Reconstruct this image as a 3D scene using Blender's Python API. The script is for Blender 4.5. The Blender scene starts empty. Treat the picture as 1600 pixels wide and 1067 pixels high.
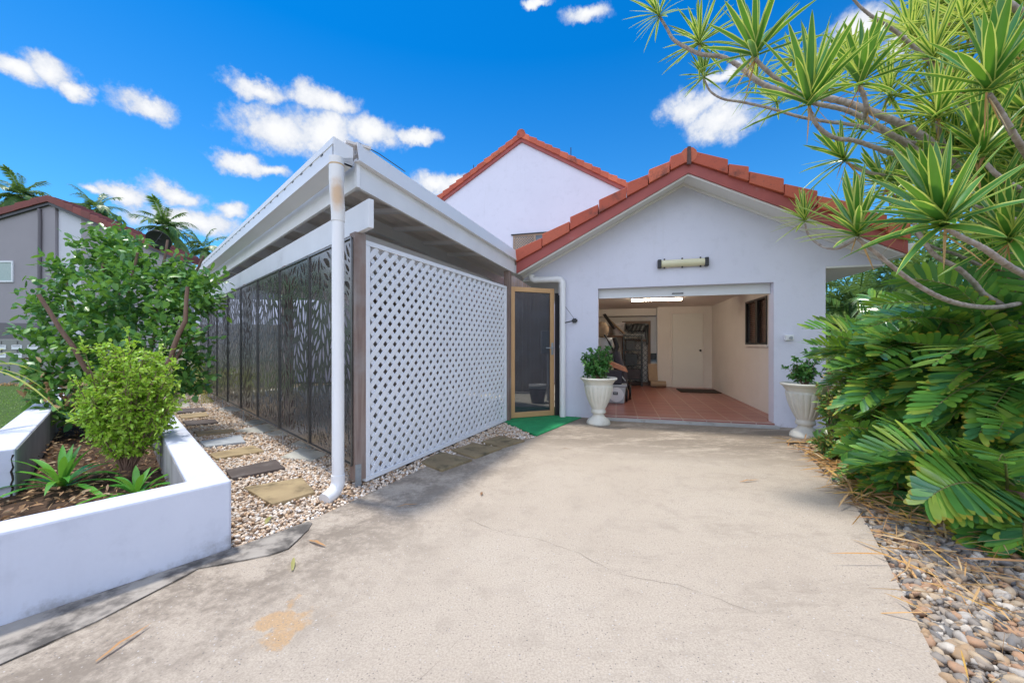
import bpy, bmesh, math, random
import numpy as np
from mathutils import Vector, Matrix, noise as mnoise
from mathutils.geometry import delaunay_2d_cdt
random.seed(7); RNG = np.random.default_rng(7)
R = math.radians
scene = bpy.context.scene
COL = scene.collection
# ------------------------------------------------------------------ survey of the site (metres, camera at the origin, looking along +Y)
F, H, HV = 600.0, 1.2, 538.0
def G(u, v, z=0.0):
    Y = F*(H-z)/(v-HV); return ((u-800)/F*Y, Y)
def ZA(v, Y): return H-(v-HV)/F*Y
def P3(u, v, Y): return Vector(((u-800)/F*Y, Y, ZA(v, Y)))
TH = R(15.2); ax = (math.cos(TH), -math.sin(TH)); bx_ = (math.sin(TH), math.cos(TH)); GO = (0.832, 6.40)
def Pt(q, w): return (GO[0]+q*ax[0]+w*bx_[0], GO[1]+q*ax[1]+w*bx_[1])
def P(q, w, z): x, y = Pt(q, w); return Vector((x, y, z))
def Q(u, w):
    r = (u-800)/F; x0, y0 = Pt(0, w); return (r*y0-x0)/(ax[0]-r*ax[1])
def Zq(v, q, w): return ZA(v, Pt(q, w)[1])
# ------------------------------------------------------------------ object helpers
ORIG = {}
def tag(o, label=None, cat=None, group=None, kind=None):
    if label: o['label'] = label
    if cat: o['category'] = cat
    if group: o['group'] = group
    if kind: o['kind'] = kind
    return o
def thing(name, loc, label, cat, group=None):
    o = bpy.data.objects.new(name, None); COL.objects.link(o); o.location = loc
    o.empty_display_size = .1
    ORIG[o.name] = Vector(loc); return tag(o, label, cat, group)
class MB:
    def __init__(s): s.v = []; s.f = []; s.m = []; s.sm = []
    def add(s, vs, fs, mi=0, sm=False):
        b = len(s.v); s.v += [tuple(x) for x in vs]
        for f in fs: s.f.append(tuple(b+i for i in f)); s.m.append(mi); s.sm.append(sm)
    def hexa(s, c, mi=0):   # 8 corners: bottom 4 ccw, top 4 ccw
        s.add(c, [(0,3,2,1),(4,5,6,7),(0,1,5,4),(1,2,6,5),(2,3,7,6),(3,0,4,7)], mi)
    def box(s, x0, x1, y0, y1, z0, z1, mi=0, M=None):
        c = [Vector(p) for p in ((x0,y0,z0),(x1,y0,z0),(x1,y1,z0),(x0,y1,z0),(x0,y0,z1),(x1,y0,z1),(x1,y1,z1),(x0,y1,z1))]
        if M is not None: c = [M @ p for p in c]
        s.hexa(c, mi)
    def gbox(s, q0, q1, w0, w1, z0, z1, mi=0):
        s.hexa([P(q0,w0,z0),P(q1,w0,z0),P(q1,w1,z0),P(q0,w1,z0),P(q0,w0,z1),P(q1,w0,z1),P(q1,w1,z1),P(q0,w1,z1)], mi)
    def bar(s, p0, p1, wd, ht, up=(0,0,1), mi=0):  # rectangular bar from p0 to p1, wd sideways, ht along up
        p0 = Vector(p0); p1 = Vector(p1); d = (p1-p0).normalized(); u = Vector(up)
        sd = d.cross(u).normalized(); u = sd.cross(d).normalized(); a = sd*wd/2; b = u*ht/2
        s.hexa([p0-a-b, p0+a-b, p1+a-b, p1-a-b, p0-a+b, p0+a+b, p1+a+b, p1-a+b], mi)
    def prism(s, poly, z0, z1, mi=0):
        n = len(poly); s.add([(x,y,z0) for x,y in poly]+[(x,y,z1) for x,y in poly],
            [tuple(range(n-1,-1,-1)), tuple(range(n,2*n))]+[(i,(i+1)%n,n+(i+1)%n,n+i) for i in range(n)], mi)
    def gprism(s, poly, w0, w1, mi=0):   # polygon in (q,z) extruded along depth w
        n = len(poly); s.add([P(q,w0,z) for q,z in poly]+[P(q,w1,z) for q,z in poly],
            [tuple(range(n)), tuple(range(2*n-1,n-1,-1))]+[((i+1)%n,i,n+i,n+(i+1)%n) for i in range(n)], mi)
    def tube(s, pts, rad, n=10, mi=0, cap=True):
        pts = [Vector(p) for p in pts]; m = len(pts)
        if not hasattr(rad, '__len__'): rad = [rad]*m
        T = [(pts[min(i+1,m-1)]-pts[max(i-1,0)]).normalized() for i in range(m)]
        ref = Vector((0,0,1)) if abs(T[0].z) < .9 else Vector((1,0,0))
        nx = T[0].cross(ref).normalized(); vs = []
        for i in range(m):
            nx = (nx - T[i]*nx.dot(T[i])); nx = nx.normalized() if nx.length > 1e-6 else T[i].orthogonal().normalized()
            ny = T[i].cross(nx)
            for k in range(n):
                a = 2*math.pi*k/n; vs.append(pts[i]+(nx*math.cos(a)+ny*math.sin(a))*rad[i])
        fs = [(i*n+k, i*n+(k+1)%n, (i+1)*n+(k+1)%n, (i+1)*n+k) for i in range(m-1) for k in range(n)]
        s.add(vs, fs, mi, True)
        if cap:
            s.add(vs[:n], [tuple(range(n-1,-1,-1))], mi); s.add(vs[-n:], [tuple(range(n))], mi)
    def lathe(s, prof, c, n=48, mod=None, mi=0):   # prof: (r,z)
        vs = []
        for j, (r, z) in enumerate(prof):
            for k in range(n):
                a = 2*math.pi*k/n; rr = r*(mod(j, a) if mod else 1); vs.append((c[0]+rr*math.cos(a), c[1]+rr*math.sin(a), c[2]+z))
        s.add(vs, [(j*n+k, j*n+(k+1)%n, (j+1)*n+(k+1)%n, (j+1)*n+k) for j in range(len(prof)-1) for k in range(n)], mi, True)
    def build(s, name, mats, parent=None, bevel=0, auto=None, solid=0):
        me = bpy.data.meshes.new(name); o = bpy.data.objects.new(name, me); COL.objects.link(o)
        off = Vector((0,0,0))
        if parent is not None: o.parent = parent; off = ORIG[parent.name]
        ORIG[o.name] = off
        me.from_pydata([(x-off[0], y-off[1], z-off[2]) for x,y,z in s.v], [], s.f)
        for m in (mats if isinstance(mats, (list,tuple)) else [mats]): me.materials.append(m)
        me.polygons.foreach_set('material_index', s.m); me.polygons.foreach_set('use_smooth', s.sm); me.update()
        bm = bmesh.new(); bm.from_mesh(me); bmesh.ops.recalc_face_normals(bm, faces=bm.faces[:]) if s.recalc else None; bm.to_mesh(me); bm.free()
        if bevel:
            b = o.modifiers.new('bevel', 'BEVEL'); b.width = bevel; b.segments = 2; b.limit_method = 'ANGLE'; b.angle_limit = R(40)
        if solid:
            q = o.modifiers.new('solid', 'SOLIDIFY'); q.thickness = solid
        return o
    recalc = True
def np_mesh(name, V, T, mats, parent=None, mi=None, smooth=True):
    V = np.asarray(V, dtype=np.float32).reshape(-1,3); T = np.asarray(T, dtype=np.int32).reshape(-1,3)
    me = bpy.data.meshes.new(name); o = bpy.data.objects.new(name, me); COL.objects.link(o)
    off = Vector((0,0,0))
    if parent is not None: o.parent = parent; off = ORIG[parent.name]
    ORIG[o.name] = off
    V = V - np.array(off, dtype=np.float32)
    me.vertices.add(len(V)); me.vertices.foreach_set('co', V.ravel())
    me.loops.add(T.size); me.loops.foreach_set('vertex_index', T.ravel())
    me.polygons.add(len(T)); me.polygons.foreach_set('loop_start', np.arange(0, T.size, 3, dtype=np.int32))
    me.update(calc_edges=True)
    for m in (mats if isinstance(mats, (list,tuple)) else [mats]): me.materials.append(m)
    if mi is not None: me.polygons.foreach_set('material_index', np.asarray(mi, dtype=np.int32))
    me.polygons.foreach_set('use_smooth', np.full(len(T), smooth)); me.update(); me.validate()
    return o
def inpoly(x, y, poly):
    c = np.zeros(np.shape(x), bool); n = len(poly)
    for i in range(n):
        x0, y0 = poly[i]; x1, y1 = poly[(i+1)%n]
        hit = ((y0 > y) != (y1 > y)) & (x < (x1-x0)*(y-y0)/((y1-y0) if y1 != y0 else 1e-9)+x0); c ^= hit
    return c
# ------------------------------------------------------------------ materials
def nd(nt, t, ins=None, **pr):
    n = nt.nodes.new(t)
    for k, v in pr.items(): setattr(n, k, v)
    for k, v in (ins or {}).items():
        s = n.inputs[k]
        if isinstance(v, bpy.types.NodeSocket): nt.links.new(v, s)
        elif isinstance(v, (tuple, list)) and len(v) == 3 and s.type == 'RGBA': s.default_value = (*v, 1)
        else: s.default_value = v
    return n
def ramp(nt, fac, stops, interp='LINEAR'):
    n = nd(nt, 'ShaderNodeValToRGB', {0: fac}); cr = n.color_ramp; cr.interpolation = interp
    while len(cr.elements) < len(stops): cr.elements.new(.5)
    for e, (p, c) in zip(cr.elements, stops): e.position = p; e.color = (*c, 1) if len(c) == 3 else c
    return n.outputs[0]
def mixc(nt, f, a, b, mode='MIX'):
    n = nd(nt, 'ShaderNodeMix', {0: f, 6: a, 7: b}, data_type='RGBA', blend_type=mode); return n.outputs[2]
def noi(nt, vec, scale, detail=4, rough=.55, dist=0):
    return nd(nt, 'ShaderNodeTexNoise', {'Vector': vec, 'Scale': scale, 'Detail': detail, 'Roughness': rough, 'Distortion': dist}).outputs[0]
def mth(nt, op, a, b=0.0, clamp=False):
    return nd(nt, 'ShaderNodeMath', {0: a, 1: b}, operation=op, use_clamp=clamp).outputs[0]
def rng(nt, v, a, b, c=0.0, d=1.0):
    return nd(nt, 'ShaderNodeMapRange', {0: v, 1: a, 2: b, 3: c, 4: d}, interpolation_type='SMOOTHSTEP').outputs[0]
def newmat(name):
    m = bpy.data.materials.new(name); m.use_nodes = True; nt = m.node_tree; nt.nodes.clear()
    out = nd(nt, 'ShaderNodeOutputMaterial'); bs = nd(nt, 'ShaderNodeBsdfPrincipled'); nt.links.new(bs.outputs[0], out.inputs[0])
    tc = nd(nt, 'ShaderNodeTexCoord'); return m, nt, bs, tc.outputs['Object'], out
def setb(nt, bs, col=None, rough=None, metal=None, spec=None):
    for k, v in (('Base Color', col), ('Roughness', rough), ('Metallic', metal), ('Specular IOR Level', spec)):
        if v is None: continue
        if isinstance(v, bpy.types.NodeSocket): nt.links.new(v, bs.inputs[k])
        else: bs.inputs[k].default_value = (*v, 1) if isinstance(v, tuple) else v
def bump(nt, bs, h, strength=.3, dist=.01):
    b = nd(nt, 'ShaderNodeBump', {'Strength': strength, 'Distance': dist, 'Height': h}); nt.links.new(b.outputs[0], bs.inputs['Normal'])
def pmat(name, c1, c2=None, scale=3.0, rough=.6, metal=0.0, spec=.5, bsc=None, bst=.15, bd=.005, stain=None, ssc=1.3, sth=(.52,.75), stretch=None):
    m, nt, bs, ob, out = newmat(name)
    vec = ob
    if stretch: vec = nd(nt, 'ShaderNodeMapping', {'Vector': ob, 'Scale': stretch}).outputs[0]
    c2 = c2 or tuple(min(1, x*.86) for x in c1)
    col = ramp(nt, noi(nt, vec, scale, 6), [(.3, c1), (.7, c2)])
    if stain:
        f = rng(nt, noi(nt, vec, ssc, 8, .65), *sth); col = mixc(nt, f, col, stain)
    setb(nt, bs, col, rough, metal, spec)
    if bsc: bump(nt, bs, noi(nt, vec, bsc, 5), bst, bd)
    return m
def leafmat(name, cols, rough=.35, trans=.3, tcol=None, spec=.5):
    m, nt, bs, ob, out = newmat(name)
    gi = nd(nt, 'ShaderNodeNewGeometry')
    n = len(cols); col = ramp(nt, gi.outputs['Random Per Island'], [((i+.5)/n, c) for i, c in enumerate(cols)])
    col = mixc(nt, rng(nt, noi(nt, ob, 6, 3), .35, .7, 0, .35), col, tuple(x*.6 for x in cols[0]))
    setb(nt, bs, col, rough, 0, spec)
    if trans:
        tc = mixc(nt, .6, col, tcol) if tcol else col
        t = nd(nt, 'ShaderNodeBsdfTranslucent', {'Color': tc}); mx = nd(nt, 'ShaderNodeMixShader', {0: trans, 1: bs.outputs[0], 2: t.outputs[0]})
        nt.links.new(mx.outputs[0], out.inputs[0])
    return m
M = {}
M['render'] = pmat('white_render', (.69,.695,.79), (.655,.66,.755), 1.2, .75, bsc=45, bst=.10, bd=.004, stain=(.60,.60,.62), ssc=.9, sth=(.58,.85))
M['render_planter'] = pmat('planter_render', (.62,.64,.73), (.55,.575,.67), 2.4, .7, bsc=30, bst=.18, bd=.006, stain=(.58,.59,.62), ssc=2.2, sth=(.60,.82))
def wallmat(name, c1, c2, streak, dirt, zd=.10, k=1.0):
    m, nt, bs, ob, out = newmat(name); gp = nd(nt, 'ShaderNodeNewGeometry').outputs['Position']
    col = ramp(nt, noi(nt, gp, 1.1, 7, .6), [(.3, c1), (.7, c2)])
    col = mixc(nt, rng(nt, noi(nt, gp, 6, 7, .65), .5, .72, 0, .35*k), col, tuple(x*.86 for x in c2))
    st = nd(nt, 'ShaderNodeMapping', {'Vector': gp, 'Scale': (5,5,.35)}).outputs[0]
    col = mixc(nt, rng(nt, noi(nt, st, 1.3, 6, .6), .56, .76, 0, .30*k), col, streak)
    z = nd(nt, 'ShaderNodeSeparateXYZ', {0: gp}).outputs[2]
    dz = mth(nt, 'ADD', z, mth(nt, 'MULTIPLY', mth(nt, 'SUBTRACT', noi(nt, gp, 7, 7, .7), .5), .35))
    col = mixc(nt, rng(nt, dz, zd, -.06, 0, .8), col, dirt)
    chips = rng(nt, noi(nt, gp, 16, 3, .5), .74, .77, 0, .35*k); col = mixc(nt, chips, col, tuple(min(.9,x*1.12) for x in c1))
    setb(nt, bs, col, .75, spec=.3); bump(nt, bs, mth(nt, 'ADD', noi(nt, gp, 38, 5, .6), mth(nt, 'MULTIPLY', noi(nt, gp, 4, 4), 1.6)), .22, .008); return m
M['render'] = wallmat('white_render', (.69,.695,.79), (.655,.66,.755), (.56,.56,.62), (.36,.35,.36), .03)
M['render_planter'] = wallmat('planter_render', (.64,.66,.75), (.57,.595,.69), (.48,.49,.55), (.25,.235,.23), .07, 1.3)
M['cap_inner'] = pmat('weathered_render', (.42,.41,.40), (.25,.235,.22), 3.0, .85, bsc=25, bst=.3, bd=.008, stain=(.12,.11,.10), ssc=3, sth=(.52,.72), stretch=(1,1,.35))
M['white'] = pmat('white_paint', (.76,.77,.79), (.68,.69,.71), 2.5, .45, stain=(.50,.50,.50), ssc=2.5, sth=(.60,.85))
M['metalwhite'] = pmat('white_steel', (.77,.78,.80), (.72,.73,.75), 1.0, .35, spec=.5, stain=(.55,.55,.55), ssc=1.8, sth=(.62,.85), stretch=(1,1,.4))
M['pvc'] = pmat('white_pvc', (.80,.80,.80), (.75,.75,.76), 2, .35)
M['lattice'] = pmat('lattice_white', (.78,.80,.84), (.74,.76,.80), 2, .45)
M['soffit'] = pmat('soffit_white', (.78,.77,.75), (.74,.73,.71), 1.5, .6)
M['zinc'] = pmat('roof_sheet', (.76,.71,.67), (.70,.65,.61), 3, .5)
M['galv'] = pmat('galvanised', (.42,.45,.48), (.30,.33,.36), 14, .45, .7)
M['dark'] = pmat('charcoal', (.03,.03,.035), (.02,.02,.022), 4, .4)
M['black'] = pmat('black_plastic', (.012,.012,.014), (.02,.02,.02), 4, .35)
M['gold'] = pmat('bronze_anodised', (.60,.36,.17), (.50,.29,.14), 2.2, .4, .2, stain=(.22,.18,.14), ssc=2.0, sth=(.62,.8))
M['fascia'] = pmat('barge_red', (.36,.075,.06), (.29,.06,.05), 4, .55, stain=(.34,.17,.15), ssc=5, sth=(.62,.8))
M['cream'] = pmat('cream_diffuser', (.72,.68,.48), (.66,.62,.40), 3, .3)
M['turf'] = pmat('green_turf', (.018,.34,.115), (.013,.25,.09), 12, .9, bsc=400, bst=.7, bd=.01, stain=(.03,.40,.16), ssc=3)
M['terracotta_floor'] = None
# wood post
def wood(name, c1, c2, c3, sc=(18,18,1.2), rough=.75):
    m, nt, bs, ob, out = newmat(name)
    v = nd(nt, 'ShaderNodeMapping', {'Vector': ob, 'Scale': sc}).outputs[0]
    n = noi(nt, v, 1.0, 6, .6, .6); col = ramp(nt, n, [(.3, c1), (.5, c2), (.72, c3)])
    col = mixc(nt, rng(nt, noi(nt, ob, 2.2, 5), .45, .7, 0, .75), col, (.30,.285,.28)); setb(nt, bs, col, rough); bump(nt, bs, n, .4, .006); return m
M['post'] = wood('weathered_post', (.13,.085,.07), (.22,.155,.13), (.31,.25,.22))
M['paling'] = wood('grey_paling', (.20,.16,.13), (.32,.28,.24), (.40,.36,.32))
M['fence_brown'] = wood('brown_paling', (.15,.105,.08), (.22,.16,.12), (.28,.21,.165))
# roof tile
def tilemat(name, c1, c2, dark, dirt):
    m, nt, bs, ob, out = newmat(name)
    gi = nd(nt, 'ShaderNodeNewGeometry')
    col = ramp(nt, gi.outputs['Random Per Island'], [(0, c1), (.5, c2), (1, tuple(x*.8 for x in c1))])
    col = mixc(nt, rng(nt, noi(nt, ob, 3.2, 8, .7), .5, .72, 0, dirt), col, dark)
    col = mixc(nt, rng(nt, noi(nt, ob, 30, 5, .7), .58, .70, 0, dirt*.6), col, dark)
    setb(nt, bs, col, .75); bump(nt, bs, noi(nt, ob, 40, 5), .25, .006); return m
M['tile'] = tilemat('terracotta_tile', (.66,.17,.085), (.42,.082,.045), (.12,.045,.035), .95)
M['tile_far'] = tilemat('brown_roof_tile', (.27,.075,.06), (.19,.06,.05), (.05,.035,.035), .5)
# concrete driveway
def concrete():
    m, nt, bs, ob, out = newmat('driveway_concrete')
    n1 = noi(nt, ob, .8, 8, .6); n2 = noi(nt, ob, 5, 8, .65)
    col = ramp(nt, n1, [(.25, (.435,.362,.285)), (.5, (.48,.405,.322)), (.75, (.515,.443,.36))])
    col = mixc(nt, rng(nt, n2, .48, .72, 0, .38), col, (.29,.24,.19))
    # dirt that has gathered along the garage step and along the gravel edge
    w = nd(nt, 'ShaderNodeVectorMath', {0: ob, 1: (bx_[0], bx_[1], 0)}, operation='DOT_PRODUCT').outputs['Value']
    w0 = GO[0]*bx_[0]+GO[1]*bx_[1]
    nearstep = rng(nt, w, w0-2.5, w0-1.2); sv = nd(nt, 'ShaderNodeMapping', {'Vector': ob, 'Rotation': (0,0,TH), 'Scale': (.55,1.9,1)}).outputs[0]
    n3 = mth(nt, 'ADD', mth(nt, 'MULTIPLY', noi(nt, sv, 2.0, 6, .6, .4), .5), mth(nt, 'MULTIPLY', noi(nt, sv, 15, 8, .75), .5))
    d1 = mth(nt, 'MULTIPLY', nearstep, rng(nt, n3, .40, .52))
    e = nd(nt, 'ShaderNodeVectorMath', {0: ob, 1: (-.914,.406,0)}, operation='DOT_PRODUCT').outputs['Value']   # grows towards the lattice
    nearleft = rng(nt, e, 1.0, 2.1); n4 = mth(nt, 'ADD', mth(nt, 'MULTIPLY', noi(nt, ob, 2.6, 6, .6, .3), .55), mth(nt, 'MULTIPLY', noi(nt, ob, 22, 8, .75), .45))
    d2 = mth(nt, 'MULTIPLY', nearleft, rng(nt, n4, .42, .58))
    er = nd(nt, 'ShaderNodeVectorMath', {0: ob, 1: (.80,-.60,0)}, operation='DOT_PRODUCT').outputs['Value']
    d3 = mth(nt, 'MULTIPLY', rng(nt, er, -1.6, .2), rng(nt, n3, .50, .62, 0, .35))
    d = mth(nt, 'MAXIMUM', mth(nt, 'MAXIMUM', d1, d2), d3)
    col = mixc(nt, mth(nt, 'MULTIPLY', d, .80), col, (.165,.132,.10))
    # rust stain patch
    rv = nd(nt, 'ShaderNodeVectorMath', {0: ob, 1: (*G(440,975), 0)}, operation='SUBTRACT').outputs[0]
    rl = nd(nt, 'ShaderNodeVectorMath', {0: rv}, operation='LENGTH').outputs['Value']
    rs = mth(nt, 'ADD', rl, mth(nt, 'MULTIPLY', mth(nt, 'SUBTRACT', noi(nt, ob, 9, 5), .5), .55))
    col = mixc(nt, rng(nt, rs, .13, .07, 0, .75), col, (.50,.30,.13))
    vo = nd(nt, 'ShaderNodeTexVoronoi', {'Vector': ob, 'Scale': 95.0}); vc = nd(nt, 'ShaderNodeSeparateColor', {0: vo.outputs['Color']})
    spk = mth(nt, 'MULTIPLY', mth(nt, 'LESS_THAN', vo.outputs['Distance'], .30), mth(nt, 'GREATER_THAN', vc.outputs[0], .80))
    col = mixc(nt, mth(nt, 'MULTIPLY', spk, .9), col, ramp(nt, vc.outputs[1], [(0, (.13,.12,.12)), (.6, (.30,.24,.20)), (1, (.62,.60,.58))]))
    n5 = noi(nt, ob, 120, 4, .7); col = mixc(nt, rng(nt, n5, .38, .66, 0, .55), col, (.26,.215,.17))
    setb(nt, bs, col, .85, spec=.3); bump(nt, bs, mth(nt, 'ADD', noi(nt, ob, 60, 6, .7), mth(nt, 'MULTIPLY', n2, .6)), .35, .006); return m
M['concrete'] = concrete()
M['kerb'] = pmat('kerb_concrete', (.40,.36,.31), (.25,.22,.19), 5, .88, spec=.3, bsc=60, bst=.4, bd=.006, stain=(.10,.09,.08), ssc=5, sth=(.43,.62))
M['crack'] = pmat('crack_dirt', (.055,.043,.035), (.03,.025,.02), 20, .95, spec=.1)
M['step'] = pmat('threshold_concrete', (.47,.47,.47), (.38,.38,.37), 5, .85, bsc=40, bst=.2, stain=(.22,.20,.17), ssc=4, sth=(.55,.75))
def stonemat(name, stops, bsc=60):
    m, nt, bs, ob, out = newmat(name)
    gi = nd(nt, 'ShaderNodeNewGeometry'); col = ramp(nt, gi.outputs['Random Per Island'], stops, 'CONSTANT')
    col = mixc(nt, rng(nt, noi(nt, ob, bsc, 4), .4, .7, 0, .4), col, (.30,.25,.20)); setb(nt, bs, col, .85, spec=.2); bump(nt, bs, noi(nt, ob, bsc*2, 4), .35, .004); return m
M['pebble'] = stonemat('tan_pebbles', [(0,(0.74,0.62,0.50)),(.18,(0.60,0.43,0.29)),(.32,(0.84,0.79,0.72)),(.5,(0.67,0.52,0.38)),(.62,(0.46,0.30,0.19)),(.72,(0.79,0.66,0.53)),(.86,(0.55,0.46,0.38)),(.94,(0.72,0.50,0.31))], 70)
M['river'] = stonemat('river_stones', [(0,(.27,.24,.21)),(.14,(.40,.27,.16)),(.28,(.44,.40,.35)),(.4,(.19,.18,.17)),(.50,(.56,.50,.42)),(.58,(.42,.25,.15)),(.70,(.34,.28,.22)),(.80,(.48,.37,.25)),(.92,(.15,.135,.12))], 34)
M['gravel_base'] = pmat('gravel_bed', (.34,.26,.19), (.16,.12,.09), 45, .95, spec=.1, bsc=60, bst=.8, bd=.01)
M['soil'] = pmat('garden_soil', (.12,.075,.05), (.045,.03,.022), 14, .95, spec=.1, bsc=40, bst=.8, bd=.02)
M['earth'] = pmat('bare_earth', (.16,.13,.09), (.10,.09,.06), 2, .95, spec=.1)
M['grassbase'] = pmat('lawn_base', (.07,.12,.03), (.05,.085,.025), 4, .95, spec=.1)
M['litter'] = leafmat('dry_leaves', [(.34,.18,.075),(.46,.30,.14),(.22,.10,.05),(.52,.40,.24)], .7, .15)
M['straw'] = leafmat('dry_straw', [(.56,.32,.12),(.62,.46,.24),(.46,.21,.07),(.60,.36,.08)], .6, .1)
M['bark'] = pmat('bark', (.27,.165,.115), (.15,.09,.065), 18, .85, bsc=40, bst=.5, bd=.006, stretch=(1,1,.4))
M['bark_grey'] = None
def slabmat(name, c1, c2, st): return pmat(name, c1, c2, 5, .85, spec=.3, bsc=35, bst=.35, bd=.006, stain=st, ssc=4.5, sth=(.48,.7))
M['slab_tan'] = slabmat('sandstone_slab', (.42,.32,.18), (.31,.23,.13), (.17,.13,.075))
M['slab_dark'] = slabmat('slate_slab', (.12,.095,.085), (.085,.07,.065), (.16,.14,.13))
M['slab_grey'] = slabmat('grey_slab', (.42,.45,.47), (.34,.36,.38), (.28,.29,.30))
M['slab_pale'] = slabmat('pale_slab', (.52,.50,.43), (.44,.42,.36), (.24,.22,.17))
M['slab_moss'] = slabmat('mossy_slab', (.30,.23,.13), (.22,.165,.095), (.10,.085,.05))
def garagefloor():
    m, nt, bs, ob, out = newmat('terracotta_floor_tile')
    v = nd(nt, 'ShaderNodeMapping', {'Vector': ob, 'Rotation': (0,0,TH)}).outputs[0]
    br = nd(nt, 'ShaderNodeTexBrick', {'Vector': v, 'Color1': (.33,.115,.085), 'Color2': (.26,.088,.068), 'Mortar': (.44,.30,.25), 'Scale': 1.0, 'Mortar Size': .009, 'Brick Width': .33, 'Row Height': .33}, offset=0.0)
    col = mixc(nt, rng(nt, noi(nt, ob, 3.5, 6), .4, .75, 0, .45), br.outputs[0], (.38,.17,.13)); setb(nt, bs, col, .32); return m
M['gfloor'] = garagefloor()
M['iwall'] = pmat('garage_wall_paint', (.76,.71,.66), (.70,.65,.60), 2, .8, bsc=30, bst=.1)
M['idoor'] = pmat('door_paint', (.74,.72,.67), (.69,.67,.62), 1, .6)
def tubemat():
    m = bpy.data.materials.new('lit_tube'); m.use_nodes = True; nt = m.node_tree; nt.nodes.clear()
    o = nd(nt, 'ShaderNodeOutputMaterial'); e = nd(nt, 'ShaderNodeEmission', {'Color': (1,.87,.68), 'Strength': 85.0}); nt.links.new(e.outputs[0], o.inputs[0]); return m
M['tube'] = tubemat()
def glassy(name, col, alpha, rough=.1):
    m, nt, bs, ob, out = newmat(name); setb(nt, bs, col, rough)
    t = nd(nt, 'ShaderNodeBsdfTransparent'); mx = nd(nt, 'ShaderNodeMixShader', {0: alpha, 1: t.outputs[0], 2: bs.outputs[0]}); nt.links.new(mx.outputs[0], out.inputs[0]); return m
M['flyscreen'] = glassy('dark_fly_mesh', (.040,.046,.062), .52, .4)
M['pane'] = pmat('window_pane', (.10,.12,.13), (.14,.16,.17), 3, .08, spec=.8)
M['pane_green'] = pmat('curtained_pane', (.36,.44,.40), (.28,.36,.33), 6, .15, stretch=(10,1,1))
M['screen'] = None
def screenmat():
    m, nt, bs, ob, out = newmat('black_laser_cut_steel')
    n = noi(nt, ob, 2.0, 4); setb(nt, bs, ramp(nt, n, [(.3,(.048,.046,.045)),(.7,(.068,.064,.060))]), ramp(nt, noi(nt, ob, 3, 3), [(.3,(.17,)*3),(.7,(.27,)*3)]), .0, 1.0)
    return m
M['screen'] = screenmat()
M['urn'] = pmat('cast_concrete_white', (.72,.71,.64), (.64,.62,.54), 5, .6, bsc=50, bst=.12, stain=(.46,.42,.33), ssc=4, sth=(.55,.8))
M['nb_wall'] = pmat('grey_render', (.33,.30,.315), (.30,.275,.29), 1, .85)
M['nb_dark'] = pmat('dark_grey_render', (.16,.145,.155), (.15,.135,.145), 1, .85)
M['nb_white'] = pmat('pale_render', (.60,.60,.64), (.56,.56,.60), 1, .8)
M['lb_wall'] = pmat('letterbox_render', (.27,.27,.25), (.23,.23,.215), 2, .9)
M['tub'] = pmat('grey_tub', (.50,.52,.54), (.46,.48,.50), 3, .35)
M['clothgrey'] = pmat('grey_fabric', (.07,.065,.08), (.05,.048,.06), 8, .9)
M['copper'] = pmat('orange_hose', (.50,.20,.10), (.62,.30,.18), 20, .5)
M['cardboard'] = pmat('cardboard', (.40,.29,.19), (.34,.24,.16), 6, .8)
M['brownframe'] = pmat('brown_frame', (.16,.085,.045), (.12,.06,.035), 5, .5)
M['mat_brown'] = pmat('coir_mat', (.045,.032,.024), (.03,.022,.018), 30, .95)
M['blind'] = pmat('timber_blind', (.30,.16,.11), (.24,.12,.085), 3, .6, stretch=(1,1,12))
M['digits'] = pmat('dark_digits', (.05,.05,.05), None, 3, .6)
# foliage
M['leaf_shrub'] = leafmat('glossy_shrub_leaf', [(.06,.18,.06),(.10,.29,.06),(.26,.48,.06),(.08,.23,.10),(.16,.36,.06)], .36, .28, (.25,.45,.04), .5)
M['leaf_lime'] = leafmat('lime_bush_leaf', [(.34,.58,.05),(.44,.66,.06),(.24,.48,.05),(.54,.72,.10)], .4, .35, (.45,.65,.05))
M['leaf_pot'] = leafmat('box_leaf', [(.06,.20,.05),(.09,.28,.06),(.04,.15,.05),(.14,.34,.08)], .35, .25, (.2,.4,.05))
M['leaf_verge'] = leafmat('verge_leaf', [(.10,.26,.06),(.16,.34,.06),(.26,.36,.06),(.38,.24,.08),(.07,.20,.06)], .35, .25)
M['leaf_brom'] = leafmat('strap_leaf', [(.07,.28,.04),(.10,.36,.05),(.16,.42,.05)], .25, .25, (.25,.5,.04), .6)
M['leaf_cycad'] = leafmat('cycad_leaflet', [(.11,.30,.06),(.16,.40,.07),(.30,.50,.06),(.12,.34,.10),(.44,.54,.08),(.06,.19,.06),(.07,.22,.09)], .20, .22, (.30,.50,.03), .9)
M['leaf_cycad_tip'] = leafmat('cycad_yellowing', [(.35,.36,.03),(.45,.30,.03),(.30,.38,.04)], .4, .25)
M['leaf_drac'] = leafmat('dracaena_leaf', [(.045,.19,.03),(.07,.25,.04),(.10,.29,.04),(.055,.21,.05)], .28, .30, (.28,.50,.03), .6)
M['leaf_edge'] = leafmat('dracaena_margin', [(.58,.62,.12),(.66,.68,.22),(.50,.58,.10)], .35, .40, (.7,.8,.15))
M['leaf_back'] = leafmat('background_leaf', [(.05,.14,.03),(.09,.22,.04),(.16,.28,.04),(.04,.11,.03)], .4, .3, (.25,.4,.05))
M['leaf_palm'] = leafmat('palm_leaflet', [(.07,.17,.04),(.12,.24,.05),(.20,.31,.07),(.05,.13,.035)], .4, .3, (.3,.45,.08))
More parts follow.
